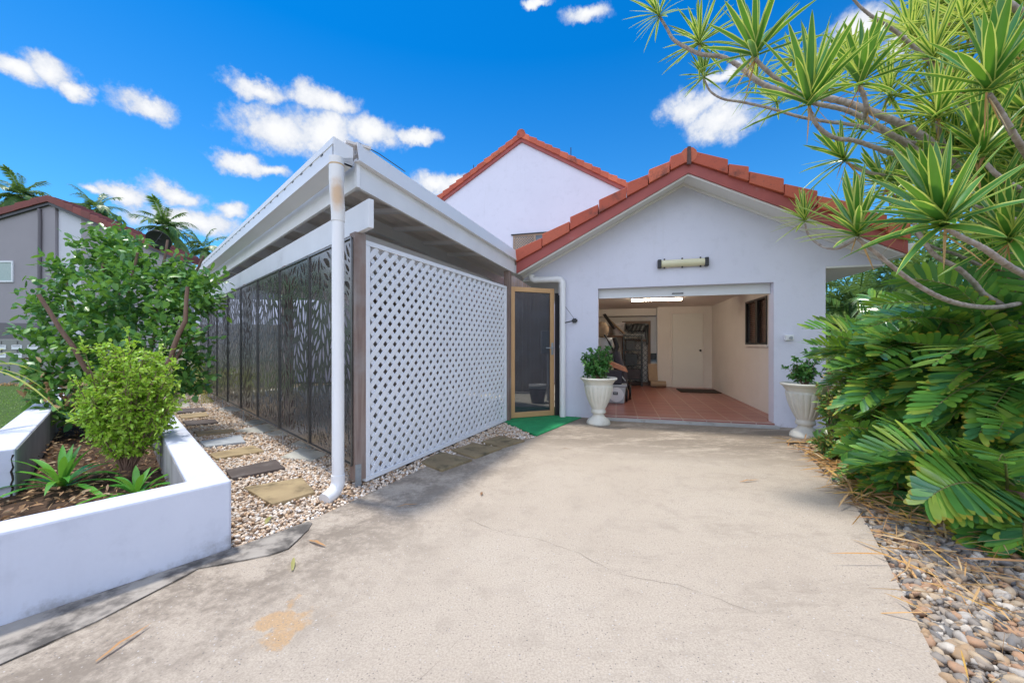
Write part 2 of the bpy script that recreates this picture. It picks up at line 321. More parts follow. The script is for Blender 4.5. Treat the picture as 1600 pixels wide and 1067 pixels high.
M['leaf_yellowpalm'] = leafmat('yellow_palm_leaflet', [(.45,.42,.13),(.52,.48,.20),(.30,.34,.08)], .45, .3, (.6,.6,.15))
M['grass'] = leafmat('grass_blade', [(.10,.24,.03),(.16,.32,.04),(.22,.36,.06),(.30,.34,.14)], .5, .35, (.3,.5,.06))
def trunkmat():
    m, nt, bs, ob, out = newmat('ringed_bark')
    n = noi(nt, ob, 26, 5, .6); col = ramp(nt, n, [(.3, (.20,.155,.125)), (.5, (.34,.28,.24)), (.7, (.44,.39,.35))])
    setb(nt, bs, col, .85); bump(nt, bs, n, .5, .008); return m
M['bark_grey'] = trunkmat()

# ------------------------------------------------------------------ camera, world, sun
cam = bpy.data.cameras.new('camera'); co = bpy.data.objects.new('camera', cam); COL.objects.link(co)
co.location = (0,0,H); co.rotation_euler = (R(90),0,0); cam.sensor_width = 36; cam.lens = 36*F/1600; cam.shift_y = (HV-533.5)/1600
cam.clip_start = .05; cam.clip_end = 2000; scene.camera = co
SUN_AZ, SUN_EL = R(-62), R(75)      # behind the house, to the left; azimuth from +Y towards +X
sd = Vector((math.sin(SUN_AZ)*math.cos(SUN_EL), math.cos(SUN_AZ)*math.cos(SUN_EL), math.sin(SUN_EL)))
sl = bpy.data.lights.new('sun', 'SUN'); so = bpy.data.objects.new('sun', sl); COL.objects.link(so)
sl.energy = 2.7; sl.angle = R(5); sl.color = (1,.95,.87); so.rotation_euler = sd.to_track_quat('Z','Y').to_euler(); so.location = sd*60
wd = bpy.data.worlds.new('World'); scene.world = wd; wd.use_nodes = True; nt = wd.node_tree; nt.nodes.clear()
wo = nd(nt, 'ShaderNodeOutputWorld'); bg = nd(nt, 'ShaderNodeBackground', {'Strength': .15}); nt.links.new(bg.outputs[0], wo.inputs[0])
sky = nd(nt, 'ShaderNodeTexSky', sky_type='NISHITA', sun_disc=False, sun_elevation=SUN_EL, sun_rotation=SUN_AZ, air_density=1.0, dust_density=.3, ozone_density=2.5)

tcw = nd(nt, 'ShaderNodeTexCoord').outputs['Generated']; sx = nd(nt, 'ShaderNodeSeparateXYZ', {0: tcw})
X, Yv, Zv = sx.outputs
skyc = mixc(nt, 1.0, sky.outputs[0], ramp(nt, Zv, [(0,(.36,.74,.96)),(.28,(.20,.64,.93)),(.6,(.005,.47,.86))]), 'MULTIPLY')
az = mth(nt, 'ARCTAN2', X, Yv); el = mth(nt, 'ARCSINE', Zv)
wn = nd(nt, 'ShaderNodeTexNoise', {'Vector': tcw, 'Scale': 12.0, 'Detail': 8.0, 'Roughness': .65})
wv = nd(nt, 'ShaderNodeVectorMath', {0: wn.outputs['Color'], 1: (.5,.5,.5)}, operation='SUBTRACT').outputs[0]
wv = nd(nt, 'ShaderNodeVectorMath', {0: wv, 'Scale': .07}, operation='SCALE').outputs[0]
vec = nd(nt, 'ShaderNodeCombineXYZ', {0: az, 1: el}).outputs[0]; vec = nd(nt, 'ShaderNodeVectorMath', {0: vec, 1: wv}).outputs[0]
vec = nd(nt, 'ShaderNodeVectorMath', {0: vec, 1: (1,1,0)}, operation='MULTIPLY').outputs[0]
CL = [(20,108,52,26),(80,112,50,30),(118,140,36,20),(228,168,44,26),(405,138,46,18),(505,158,64,24),(430,205,70,40),(505,208,70,44),(585,208,52,30),(655,213,44,12),
      (375,255,45,17),(415,266,34,11),(200,303,50,16),(270,300,46,18),(155,297,22,9),(300,345,95,24),(362,328,28,13),(685,287,42,21),(720,283,24,15),
      (1080,170,58,30),(1130,190,62,34),(1130,118,34,14),(1345,45,62,42),(1410,60,34,30),(917,26,40,18),(838,4,22,9),(-60,80,60,40),(1700,120,90,50),(870,320,120,14),(1010,335,60,10)]
mn = None
def dirae(u, v):
    d = Vector(((u-800)/F, 1, (HV-v)/F)).normalized(); return math.atan2(d.x, d.y), math.asin(d.z)
for (u, v, ru, rv) in CL:
    a0, e0 = dirae(u, v); a1, _ = dirae(u+ru, v); _, e1 = dirae(u, v-rv)
    d = nd(nt, 'ShaderNodeVectorMath', {0: vec, 1: (a0, e0, 0)}, operation='SUBTRACT').outputs[0]
    d = nd(nt, 'ShaderNodeVectorMath', {0: d, 1: (1/abs(a1-a0), 1/abs(e1-e0), 0)}, operation='MULTIPLY').outputs[0]
    l = nd(nt, 'ShaderNodeVectorMath', {0: d}, operation='LENGTH').outputs['Value']
    mn = l if mn is None else nd(nt, 'ShaderNodeMath', {0: mn, 1: l, 2: .10}, operation='SMOOTH_MIN').outputs[0]
puff = noi(nt, tcw, 20, 10, .68)
dd = mth(nt, 'ADD', mn, mth(nt, 'MULTIPLY', mth(nt, 'SUBTRACT', puff, .5), 1.55))
a_f = rng(nt, dd, 1.22, .50)
bk = noi(nt, nd(nt, 'ShaderNodeMapping', {'Vector': tcw, 'Scale': (1,1,2.2)}).outputs[0], 2.6, 8, .6)   # unseen fill cloud, added behind and left of the camera to light the fronts
a_b = mth(nt, 'MULTIPLY', rng(nt, bk, .36, .54), mth(nt, 'MAXIMUM', rng(nt, Yv, .10, -.35), rng(nt, X, -.80, -.93)))
alpha = mth(nt, 'MULTIPLY', mth(nt, 'MAXIMUM', a_f, a_b), rng(nt, Zv, .0, .05))
shade = rng(nt, mth(nt, 'ADD', dd, mth(nt, 'MULTIPLY', noi(nt, tcw, 28, 5), .5)), .3, 1.3)
cc = mixc(nt, shade, (4.6,4.65,4.75), (2.8,3.15,3.85))
cc = mixc(nt, a_b, cc, (9.2,9.9,11.8))     # out-of-view fill cloud, brightened to lift the shaded walls
fin = mixc(nt, alpha, skyc, cc); nt.links.new(fin, bg.inputs[0])
scene.view_settings.view_transform = 'Standard'; scene.view_settings.look = 'None'; scene.view_settings.exposure = .52; scene.view_settings.gamma = 1
scene.cycles.max_bounces = 8; scene.cycles.transparent_max_bounces = 24; scene.cycles.use_denoising = True; scene.cycles.sample_clamp_indirect = 8
exec_parts = []
# ------------------------------------------------------------------ ground, driveway, gravel
b = MB(); b.prism([(-400,-120),(400,-120),(400,700),(-400,700)], -.4, -.06); tag(b.build('ground', M['earth']), kind='structure')
LB = [G(363,857), G(480,815), G(600,760), G(700,712), G(830,684), (.33,5.03), (1.13,6.27)]        # gravel edge of the slab
RB = [(1.05,-3.0), (1.28,.55), G(1480,1067), G(1432,970), G(1390,885), G(1360,828), G(1330,780), G(1285,735), G(1262,712), (3.35,4.7), (4.6,5.0)]
slab = [(-3.4,-3.0)] + RB + [P(4.0,.02,0)[:2], P(.25,.02,0)[:2], LB[-1]] + LB[-2::-1] + [(-2.17,1.63), (-3.1,.52), (-3.4,.2)]
slab = [(p[0],p[1]) for p in slab]
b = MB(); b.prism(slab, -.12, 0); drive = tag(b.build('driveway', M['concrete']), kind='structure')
def crack(pts, w=.004, mat='crack', wob=.008):   # a fine irregular fissure on the slab
    cb = MB(); ps = []
    for i in range(len(pts)-1):
        p, q = Vector(pts[i]), Vector(pts[i+1]); k = max(2, int((q-p).length/.05))
        for j in range(k): ps.append(p.lerp(q, j/k))
    ps.append(Vector(pts[-1])); vs = []
    for i, p in enumerate(ps):
        t = (ps[min(i+1,len(ps)-1)]-ps[max(i-1,0)]).normalized(); n = Vector((-t.y,t.x)); ww = w*random.uniform(.15,1.0)*min(1,.25+i*.09)*min(1,.25+(len(ps)-1-i)*.09); s = n*random.uniform(-wob,wob)
        vs += [(*(p+s+n*ww/2), .003), (*(p+s-n*ww/2), .003)]
    cb.add(vs, [(2*i,2*i+1,2*i+3,2*i+2) for i in range(len(ps)-1)]); return cb.build('crack', M[mat], drive)
ORIG['driveway'] = Vector((0,0,0))
crack([G(690,782), G(712,803), G(790,835), G(835,840), G(905,865), G(965,897), G(1060,915), G(1125,938), G(1210,968), G(1270,985), G(1330,990), G(1420,1015), G(1475,1036)], .0019)
crack([G(735,980), G(700,1020), G(665,1052), G(640,1075)], .003)
crack([G(572,985), G(560,1005), G(552,1013)], .003)
crack([G(622,763), G(640,772), G(648,776)], .003)
crack([G(1248,685), G(1262,696), G(1280,716)], .012)
# narrow strip of older concrete at the foot of the planter
strip = [(-3.05,.52), (-2.17,1.63), G(363,857.5), G(425,836), G(480,815.5), G(488,818), G(482,828), G(450,858), G(420,868), G(310,889), G(150,972), G(0,1039), (-2.5,.85), (-2.9,.42)]
b = MB(); b.prism([(x,y) for x,y in strip], -.10, .006); tag(b.build('kerb_strip', M['kerb']), kind='structure')
crack([(-2.9,.41), (-2.5,.84), G(0,1040), G(150,973), G(310,890), G(420,869), G(450,859), G(482,829), G(488,817)], .009, wob=.003)
crack([G(236,899), G(252,908), G(305,915)], .006); crack([(-2.9,.74), (-2.17,1.625), G(362,858.5)], .02)
GRAVEL = [LB[0]] + LB[1:5] + [(.31,5.0), (-.12,5.92), (-1.0,3.95), (-1.1,3.55), (-1.0,3.75), (-7.3,9.9), (-9.2,9.6), (-1.655,2.27)]
GRAVEL = [(p[0],p[1]) for p in GRAVEL]
b = MB(); b.prism(GRAVEL, -.10, -.022); tag(b.build('gravel_bed', M['gravel_base']), kind='structure')
STONES = [RB[1], RB[2], RB[3], RB[4], RB[5], RB[6], RB[7], RB[8], (3.35,4.7), (4.6,5.0), (7,4.5), (6,1.0), (3.5,.3)]
STONES = [(p[0],p[1]) for p in STONES]
b = MB(); b.prism(STONES, -.12, -.035); tag(b.build('stone_bed', M['gravel_base']), kind='structure')
b = MB(); b.prism([(-40,-2),(-3.62,2.76),(-9.5,8.4),(-12,24),(-40,24)], -.10, -.02); tag(b.build('lawn', M['grassbase']), kind='structure')
b = MB(); b.prism([(-1.2,3.85),(-.1,6.3),(.8,6.45),(2.2,11.6),(-4,13),(-7.2,9.8)], -.10, -.012); tag(b.build('courtyard_paving', M['slab_pale']), kind='structure')

def ico(sub):
    bm = bmesh.new(); bmesh.ops.create_icosphere(bm, subdivisions=sub, radius=1); bm.verts.ensure_lookup_table()
    v = np.array([x.co[:] for x in bm.verts]); t = np.array([[q.index for q in f.verts] for f in bm.faces]); bm.free(); return v, t
def rotm(n):
    q = RNG.normal(size=(n,4)); q /= np.linalg.norm(q, axis=1, keepdims=True); w,x,y,z = q.T
    return np.stack([1-2*(y*y+z*z),2*(x*y-w*z),2*(x*z+w*y),2*(x*y+w*z),1-2*(x*x+z*z),2*(y*z-w*x),2*(x*z-w*y),2*(y*z+w*x),1-2*(x*x+y*y)],1).reshape(n,3,3)
def stones(name, xy, size, z, sub, mat, flat=.6, rough=.35, parent=None):
    v0, t0 = ico(sub); n = len(xy); outV = np.zeros((n,len(v0),3))
    var = []
    for k in range(12):
        d = np.array([1+rough*mnoise.noise(Vector(p)*1.1+Vector((k*7.3,1.7*k,3.1)))+.5*rough*mnoise.noise(Vector(p)*2.3+Vector((k*3.3,9,k))) for p in v0]); var.append(v0*d[:,None])
    var = np.array(var); base = var[RNG.integers(0,12,n)]
    sc = np.stack([size*RNG.uniform(.8,1.25,n), size*RNG.uniform(.55,.9,n), size*RNG.uniform(.45,.75,n)],1)
    base = base*sc[:,None,:]; A = rotm(n); P_ = np.einsum('nij,nkj->nki', A, base)
    P_[:,:,2] *= flat/.75; P_ += np.column_stack([xy, z])[:,None,:]
    T = t0[None]+(np.arange(n)*len(v0))[:,None,None]
    return tag(np_mesh(name, P_, T, mat, parent), kind='stuff')
def sample(poly, dens, excl=()):
    xs = [p[0] for p in poly]; ys = [p[1] for p in poly]; A = (max(xs)-min(xs))*(max(ys)-min(ys)); n = int(A*dens)
    x = RNG.uniform(min(xs),max(xs),n); y = RNG.uniform(min(ys),max(ys),n); k = inpoly(x,y,poly)
    for e in excl: k &= ~inpoly(x,y,e)
    return np.column_stack([x[k],y[k]])
SLABS = [  # outline (pixels on the ground), material, label
 ([(380,762),(425,788),(492,769),(472,747)], 'slab_tan', 'tan sandstone stepping slab at the foot of the white downpipe'),
 ([(352,735),(362,747.5),(446,731.5),(431,718)], 'slab_dark', 'dark slate stepping slab just behind the slab nearest the downpipe'),
 ([(327,709),(338,717),(413,705),(395,696)], 'slab_tan', 'tan sandstone stepping slab between the dark slate slab and the pale blue grey slab'),
 ([(312,690),(322,698),(384,690.5),(376,679.5)], 'slab_grey', 'pale blue grey stepping slab, the only one of its colour beside the planter wall'),
 ([(303,674.5),(309,680),(367,674),(364,670)], 'slab_tan', 'thin tan stepping slab just beyond the pale blue grey slab'),
 ([(285,658),(292,665),(342,660),(336,655)], 'slab_dark', 'dark brown stepping slab two places beyond the pale blue grey slab'),
 ([(279,648),(283,654),(327,650),(322,644)], 'slab_tan', 'narrow tan stepping slab between two dark slabs far down the pebble path'),
 ([(273,639),(277,645.5),(322,642),(318,637)], 'slab_dark', 'dark grey stepping slab farthest down the pebble path but one'),
 ([(266,628),(270,637),(298,634),(290,622)], 'slab_pale', 'large pale slab at the far end of the pebble path by the planter'),
 ([(657,722),(690,735),(738,718),(688,706)], 'slab_moss', 'mossy square stepping slab under the lattice, the one nearest the wooden post'),
 ([(705,703),(742,715),(784,700),(740,692)], 'slab_moss', 'mossy square stepping slab, middle one of three beside the lattice'),
 ([(752,690),(783,699),(820,688),(780,681)], 'slab_moss', 'mossy square stepping slab beside the lattice, the one nearest the green mat'),
 ([(438,713),(489,718),(513,707),(471,698)], 'slab_pale', 'pale grey paving slab half under the nearest perforated screen'),
 ([(455,693),(486,699),(505,692),(468,686.5)], 'slab_pale', 'pale paving slab behind a steel post foot under the second perforated screen'),
 ([(366,672.5),(410,675.5),(441,667),(417,661)], 'slab_pale', 'pale angular paving slab under the middle perforated screens'),
 ([(412,678),(445,679),(462,672),(444,668)], 'slab_pale', 'small pale slab tight against the angular slab under the middle screens'),
 ([(380,660.5),(394,664),(422,658),(398,654)], 'slab_pale', 'pale slab under the screens beside the third steel post foot'),
 ([(340,638.5),(372,641),(398,637),(362,634)], 'slab_pale', 'pale slab under the far perforated screens beside a post foot')]
EX = []
for px, mt, lab in SLABS:
    pg = [G(u,v,.015) for u,v in px]; EX.append(pg); c = (sum(p[0] for p in pg)/4, sum(p[1] for p in pg)/4)
    bb = MB(); hs = .012 if mt == 'slab_pale' else .022
    n = []
    for i in range(4):       # slightly chipped outline
        p, q = Vector(pg[i]), Vector(pg[(i+1)%4]); n.append(tuple(p))
        for t in (.33,.66): n.append(tuple(p.lerp(q,t)+Vector((random.uniform(-1,1),random.uniform(-1,1)))*.006))
    bb.prism(n, -.03, hs); o = bb.build('stepping_stone', M[mt], bevel=.006)
    tag(o, lab, 'stepping stone', 'stepping stones set in the pebbles')
pts = sample(GRAVEL, 2600, EX); d = pts[:,1]
keep = (d < 4.2) | (RNG.random(len(d)) < np.clip(1.25-.16*(d-3), .28, 1)); pts = pts[keep]; d = pts[:,1]
vis = (pts[:,0] > -1.4*pts[:,1]) ; pts = pts[vis]; d = pts[:,1]
sz = RNG.uniform(.010,.0185,len(d))*np.clip(.9+.07*(d-2.5),.9,1.45)
near = d < 4.3
stones('pebbles', pts[near], sz[near], RNG.uniform(-.018,.006,near.sum()), 2, M['pebble'])
stones('pebbles', pts[~near], sz[~near], RNG.uniform(-.018,.006,(~near).sum()), 1, M['pebble'])
pts = sample(STONES, 950); k = (pts[:,0] < 1.42*pts[:,1]+1.3) & (pts[:,1] > .6) & (pts[:,1] < 4.6); pts = pts[k]
stones('river_stones', pts, RNG.uniform(.014,.038,len(pts)), RNG.uniform(-.035,-.008,len(pts)), 2, M['river'], .62, .62)
ps2 = sample(STONES, 1500); k = (ps2[:,0] < 1.42*ps2[:,1]+1.0) & (ps2[:,1] > .6) & (ps2[:,1] < 4.2); ps2 = ps2[k]
stones('river_stones', ps2, RNG.uniform(.010,.022,len(ps2)), RNG.uniform(-.035,-.015,len(ps2)), 1, M['river'], .7, .25)
# green turf mat
b = MB(); mp = [(-.13,5.93),(.325,5.02),(1.135,6.28),(.80,6.372),(.9,7.3),(-.25,7.3),(-.16,6.1)]; b.prism(mp, -.008, .012)
tag(b.build('turf_mat', M['turf']), 'green artificial turf mat spread in front of the gold framed screen door', 'mat')

# ------------------------------------------------------------------ carport
def rustpipe():
    m, nt, bs, ob, out = newmat('stained_pvc'); z = nd(nt, 'ShaderNodeSeparateXYZ', {0: ob}).outputs
    d = nd(nt, 'ShaderNodeVectorMath', {0: nd(nt, 'ShaderNodeVectorMath', {0: ob, 1: (-.02,-.33,2.36)}, operation='SUBTRACT').outputs[0], 1: (1,1,.55)}, operation='MULTIPLY').outputs[0]
    f = rng(nt, mth(nt, 'ADD', nd(nt, 'ShaderNodeVectorMath', {0: d}, operation='LENGTH').outputs['Value'], mth(nt, 'MULTIPLY', noi(nt, ob, 14, 6), .06)), .125, .05)
    setb(nt, bs, mixc(nt, mth(nt, 'MULTIPLY', f, .8), (.74,.73,.71), (.60,.36,.16)), .4); return m
M['pvc_rust'] = rustpipe()
D = Vector((-.718,.696,0)); N_ = Vector((-.696,-.718,0))       # along the perforated screens / outwards from them
C0 = Vector((-1.325,3.30,0)); L0 = Vector((-1.274,3.311,0)); L1 = Vector((-.099,5.95,0)); DL = (L1-L0).normalized(); NL = Vector((DL.y,-DL.x,0))
CP = thing('carport', (C0.x,C0.y,0), 'white timber and steel carport with timber posts between the planter path and the garage', 'carport')
for i, t in enumerate((0, 1.93, 3.98, 5.66, 7.2)):      # timber posts on galvanised stirrups
    pc = C0+D*t; b = MB(); a_ = D*.05; n_ = N_*.05
    top = 2.14 if i else 2.15
    lo = .05 if i == 0 else .17
    b.hexa([pc+a_+n_+Vector((0,0,lo)), pc-a_+n_+Vector((0,0,lo)), pc-a_-n_+Vector((0,0,lo)), pc+a_-n_+Vector((0,0,lo)), pc+a_+n_+Vector((0,0,top)), pc-a_+n_+Vector((0,0,top)), pc-a_-n_+Vector((0,0,top)), pc+a_-n_+Vector((0,0,top))])
    po = b.build('post', M['post'], CP, bevel=.004)
    b = MB(); h0, h1 = (-.02,.185) if i == 0 else (-.02,.26); side = -D if i == 0 else N_
    c_ = pc+side*.054+(N_*.0 if i else N_*.02); b.bar(c_+Vector((0,0,h0)), c_+Vector((0,0,h1)), .05, .006, side)
    for hz in (.07,.14): b.tube([c_+Vector((0,0,hz)), c_+side*.01+Vector((0,0,hz))], .008, 6)
    b.build('stirrup', M['galv'], po)
b = MB(); b.bar(L1+DL*.07+Vector((0,0,.02)), L1+DL*.07+Vector((0,0,2.34)), .09, .09, DL); b.build('post', M['post'], CP, bevel=.004)
bs_ = C0-D*.25; b = MB(); b.bar(bs_+Vector((0,0,2.265)), C0+D*8.6+Vector((0,0,2.265)), .045, .235); b.build('beam', M['white'], CP, bevel=.003)
b = MB(); b.bar(C0-NL*.32+DL*.3+Vector((0,0,2.185)), L1-NL*.32+DL*.1+Vector((0,0,2.15)), .045, .20); b.build('beam', pmat('shaded_beam', (.52,.48,.45), (.46,.42,.39), 3, .7), CP, bevel=.003)  # white beam greyed, the shade under the roof put into its colour
FC = Vector((-1.279,3.17,0)); FE = Vector((.045,6.14,0)); DF = (FE-FC).normalized(); NF = Vector((DF.y,-DF.x,0)); LF = (FE-FC).length
def zr(s): return -.165*s/LF      # the front edge falls a little towards the garage
b = MB()   # fascia boards
for (za, zb) in ((2.50,2.735),):
    t2 = -NF*.03
    b.hexa([FC+Vector((0,0,za)), FE+Vector((0,0,za+zr(LF))), FE+t2+Vector((0,0,za+zr(LF))), FC+t2+Vector((0,0,za)), FC+Vector((0,0,zb)), FE+Vector((0,0,zb+zr(LF))), FE+t2+Vector((0,0,zb+zr(LF))), FC+t2+Vector((0,0,zb))])
b.build('fascia', M['white'], CP, bevel=.002)
b = MB(); q0 = FC+N_*.004; b.bar(q0+Vector((0,0,2.616))-N_*.015, q0+D*8.8+Vector((0,0,2.616))-N_*.015, .03, .232); b.build('fascia', M['white'], CP, bevel=.002)
GC = Vector((-1.393,3.0,0)); ge = Vector((-1.296,3.13,0))
b = MB(); gl = 8.9       # box gutter with a folded lip
def gp(p, z): return Vector((p.x,p.y,z))
prof = [(GC,2.65),(GC,2.765),(GC+N_*.006,2.768),(GC+N_*.006,2.82),(GC-N_*.012,2.825),(GC-N_*.012,2.72),(ge,2.72),(ge,2.65)]
v0 = [gp(p,z) for p,z in prof]; v1 = [p+D*gl for p in v0]; n = len(prof)
b.add(v0+v1, [(i,(i+1)%n,n+(i+1)%n,n+i) for i in range(n)]+[tuple(range(n-1,-1,-1)), tuple(range(n,2*n))])
b.hexa([gp(GC,2.65)-DF*0,gp(ge,2.65),gp(ge,2.65)+D*.03,gp(GC,2.65)+D*.03,gp(GC,2.822),gp(ge,2.80),gp(ge,2.80)+D*.03,gp(GC,2.822)+D*.03])
for k in range(34):     # overflow slots punched in the lip
    p = GC+N_*.0005+D*(.22+k*.25); b.bar(p+Vector((0,0,2.757)), p+D*.05+Vector((0,0,2.757)), .006, .009, mi=1)
gut = b.build('gutter', [M['metalwhite'], M['dark']], CP)
b = MB()    # folded barge flashing
fo = NF*.045-DF*.02
b.hexa([FC+fo+Vector((0,0,2.70)), FE+fo+Vector((0,0,2.70+zr(LF))), FE+fo-NF*.004+Vector((0,0,2.70+zr(LF))), FC+fo-NF*.004+Vector((0,0,2.70)),
        FC+fo-NF*.02+Vector((0,0,2.855)), FE+fo-NF*.02+Vector((0,0,2.855+zr(LF))), FE+fo-NF*.03+Vector((0,0,2.855+zr(LF))), FC+fo-NF*.03+Vector((0,0,2.855))])
b.hexa([FC+fo-NF*.30+Vector((0,0,2.852)), FC+fo-NF*.02+Vector((0,0,2.852)), FE+fo-NF*.02+Vector((0,0,2.852+zr(LF))), FE+fo-NF*.30+Vector((0,0,2.852+zr(LF))),
        FC+fo-NF*.30+Vector((0,0,2.856)), FC+fo-NF*.02+Vector((0,0,2.856)), FE+fo-NF*.02+Vector((0,0,2.856+zr(LF))), FE+fo-NF*.30+Vector((0,0,2.856+zr(LF)))])
b.bar(FC+fo-NF*.03+Vector((0,0,2.700)), FE+fo-NF*.03+Vector((0,0,2.700+zr(LF))), .07, .004)
b.build('flashing', M['metalwhite'], CP)
b = MB(); Lr = 4.6; step = .0475; ns = int(Lr/step); rows = []     # trapezoidal roof sheet, ribs parallel to the front edge
S_ = [i*step for i in range(int(8.8/step))]
prof2 = [0,.0,.028,.028]
vs = []
for i, s in enumerate(S_):
    zz = 2.775+prof2[i%4]; p = FC+D*(s+.01); vs += [p+Vector((0,0,zz)), p+DF*Lr+Vector((0,0,zz-.165))]
b.add(vs, [(2*i,2*i+1,2*i+3,2*i+2) for i in range(len(S_)-1)]); b.build('roof', M['zinc'], CP, solid=.002)
for s in (.95,1.9,2.85,3.8,4.75,5.7,6.65,7.6):
    b = MB(); p = FC+D*s; b.bar(p+N_*-.02+Vector((0,0,2.63)), p+DF*Lr+Vector((0,0,2.46)), .045, .14); b.build('rafter', M['white'], CP)
BD = Vector((-.995,.08,0))
for s in (.55,1.15,1.75,2.35,2.95):
    b = MB(); p = FC+DF*s-NF*.03; L_ = min(3.0, .12+s*.86/.30*.30); b.bar(p+Vector((0,0,2.738+zr(s))), p+BD*L_+Vector((0,0,2.738+zr(s))), .07, .04); b.build('batten', M['white'], CP)
# white round downpipe
pb = Vector((-1.377,3.04,0)); pt_ = pb+Vector((-.004,-.018,0))
b = MB(); b.tube([pt_+Vector((0,0,2.66)), pt_+Vector((0,0,2.44)), pt_.lerp(pb,.3)+Vector((0,0,2.39)), pb+Vector((0,0,2.27)), pb+Vector((0,0,2.2)), pb+Vector((0,0,.14))], [.050,.050,.050,.049,.046,.046], 24)
dp = b.build('downpipe', M['pvc'], CP)
b = MB(); b.tube([pt_+Vector((0,0,2.665)), pt_+Vector((0,0,2.47))], [.056,.055], 24); b.tube([pt_+Vector((0,0,2.47)), pt_+Vector((0,0,2.42)), pt_.lerp(pb,.5)+Vector((0,0,2.34)), pb+Vector((0,0,2.25)), pb+Vector((0,0,2.17))], [.0535,.0535,.053,.052,.050], 24)
b.build('pipe_elbow', M['pvc_rust'], dp)
ed = Vector((-.35,-.94,0)); b = MB(); pp = [pb+Vector((0,0,.17))]
for k in range(7):
    a = R(80*k/6); pp.append(pb+ed*(.10*(1-math.cos(a)))+Vector((0,0,.13-.10*math.sin(a))))
pp.append(pp[-1]+ed*.05+Vector((0,0,-.012))); b.tube(pp, .052, 24); b.build('pipe_shoe', M['pvc'], dp)
b = MB(); b.lathe([(.0565,0),(.058,.004),(.0565,.012)], (pt_.x,pt_.y,2.60), 24); b.build('pipe_ring', pmat('rust_ring', (.55,.36,.18), (.62,.48,.30), 30, .6), dp)
# loose roof edge scrap and wire at the corner
b = MB(); e0 = GC.lerp(ge,.6); b.bar(gp(e0,2.83)+D*.05, gp(FC,2.86)+DF*.12, .10, .02); b.build('ridge_scrap', M['zinc'], CP)
b = MB(); b.tube([gp(FC,2.87)+DF*.02, gp(FC,2.885)+DF*.25, gp(FC,2.87)+DF*.6], .004, 6); b.build('cable', M['black'], CP)

# ------------------------------------------------------------------ perforated leaf screens
def leaf_panel(W, Hh, seed):
    rg = random.Random(seed); leaves = []; cen = []
    def ang(x, y):
        return math.pi/2 + .62*math.sin(2*math.pi*(x/.52)+seed) * (1 if math.sin(y*2.1+seed) > -1.2 else -1) + .35*math.sin(y*3.3+seed*2+x*4)
    tries = 0
    while tries < 6400:
        tries += 1
        L = rg.uniform(.15,.21) if tries < 2200 else (rg.uniform(.10,.14) if tries < 4000 else rg.uniform(.06,.09)); w = L*rg.uniform(.25,.32)
        x = rg.uniform(.04,W-.04); y = rg.uniform(.045,Hh-.045); a = ang(x,y)+rg.uniform(-.22,.22)
        ca, sa = math.cos(a), math.sin(a); pts = []
        bend = rg.uniform(-.12,.12)*L
        for t, s in ((-1,0),(-.55,1),(0,1.15),(.5,.75),(1,0),(.5,-.75),(0,-1.15),(-.55,-1)):
            px = t*L/2; py = s*w/2*.9+bend*(1-t*t)
            pts.append((x+px*ca-py*sa, y+px*sa+py*ca))
        if any(p[0] < .03 or p[0] > W-.03 or p[1] < .03 or p[1] > Hh-.03 for p in pts): continue
        ring = [(x+t*L/2*ca-bend*(1-t*t)*sa, y+t*L/2*sa+bend*(1-t*t)*ca, w*.5*(1.2-.75*abs(t))) for t in (-1,-.5,0,.5,1)]
        if any((r[0]-q[0])**2+(r[1]-q[1])**2 < (r[2]+q[2]+.006)**2 for r in ring for c_ in cen if abs(c_[0]-x) < .15 and abs(c_[1]-y) < .15 for q in c_[2]): continue
        cen.append((x,y,ring)); leaves.append(pts)
    co_ = [Vector((0,0)),Vector((W,0)),Vector((W,Hh)),Vector((0,Hh))]; loops = [[0,1,2,3]]
    for lf in leaves:
        b0 = len(co_); co_ += [Vector(p) for p in lf]; loops.append([b0+i for i in range(8)])
    v, e, f, *_ = delaunay_2d_cdt(co_, [], loops, 2, 1e-6)
    return [(p.x,p.y) for p in v], [tuple(x) for x in f]
PW, PH = 1.03, 1.93
def make_screen(seed):
    root = thing('privacy_screen', (0,0,0), 'x', 'screen', 'black leaf cut privacy screens along the pebble path')
    v2, f2 = leaf_panel(PW-.012, PH, seed); b = MB(); b.recalc = False
    b.add([(x+.006,0,z) for x,z in v2], f2); sh = b.build('leaf_panel', M['screen'], root, solid=.004)
    b = MB(); t = .012
    for x0 in (.003, PW-.015): b.box(x0, x0+t, -.014, -.004, 0, PH)
    b.box(.003,PW-.003,-.0145,-.0045,-.003,.012); b.box(.003,PW-.003,-.0145,-.0045,PH-.012,PH+.003)
    fr = b.build('frame', M['screen'], root)
    return root
protos = [make_screen(3), make_screen(11)]
def copy_tree(o, parent=None):
    c = o.copy(); COL.objects.link(c); c.parent = parent
    for ch in list(o.children): copy_tree(ch, c)
    return c
P0 = C0+N_*.058
scr_lab = ['black leaf cut steel screen right behind the white downpipe', 'black leaf cut steel screen second from the downpipe', 'black leaf cut steel screen third from the downpipe', 'black leaf cut steel screen fourth from the downpipe',
 'black leaf cut steel screen fifth from the downpipe', 'black leaf cut steel screen third from the far end of the row', 'black leaf cut steel screen last but one at the far end of the row', 'black leaf cut steel screen at the far end of the row beside the shrub']
for i in range(8):
    o = protos[i] if i < 2 else copy_tree(protos[i%2])
    o.location = P0+D*(-.04+(i+1)*1.04)+Vector((0,0,.175)); o.rotation_euler.z = math.atan2(-D.y,-D.x)   # panel x runs back towards the corner
    o['label'] = scr_lab[i]
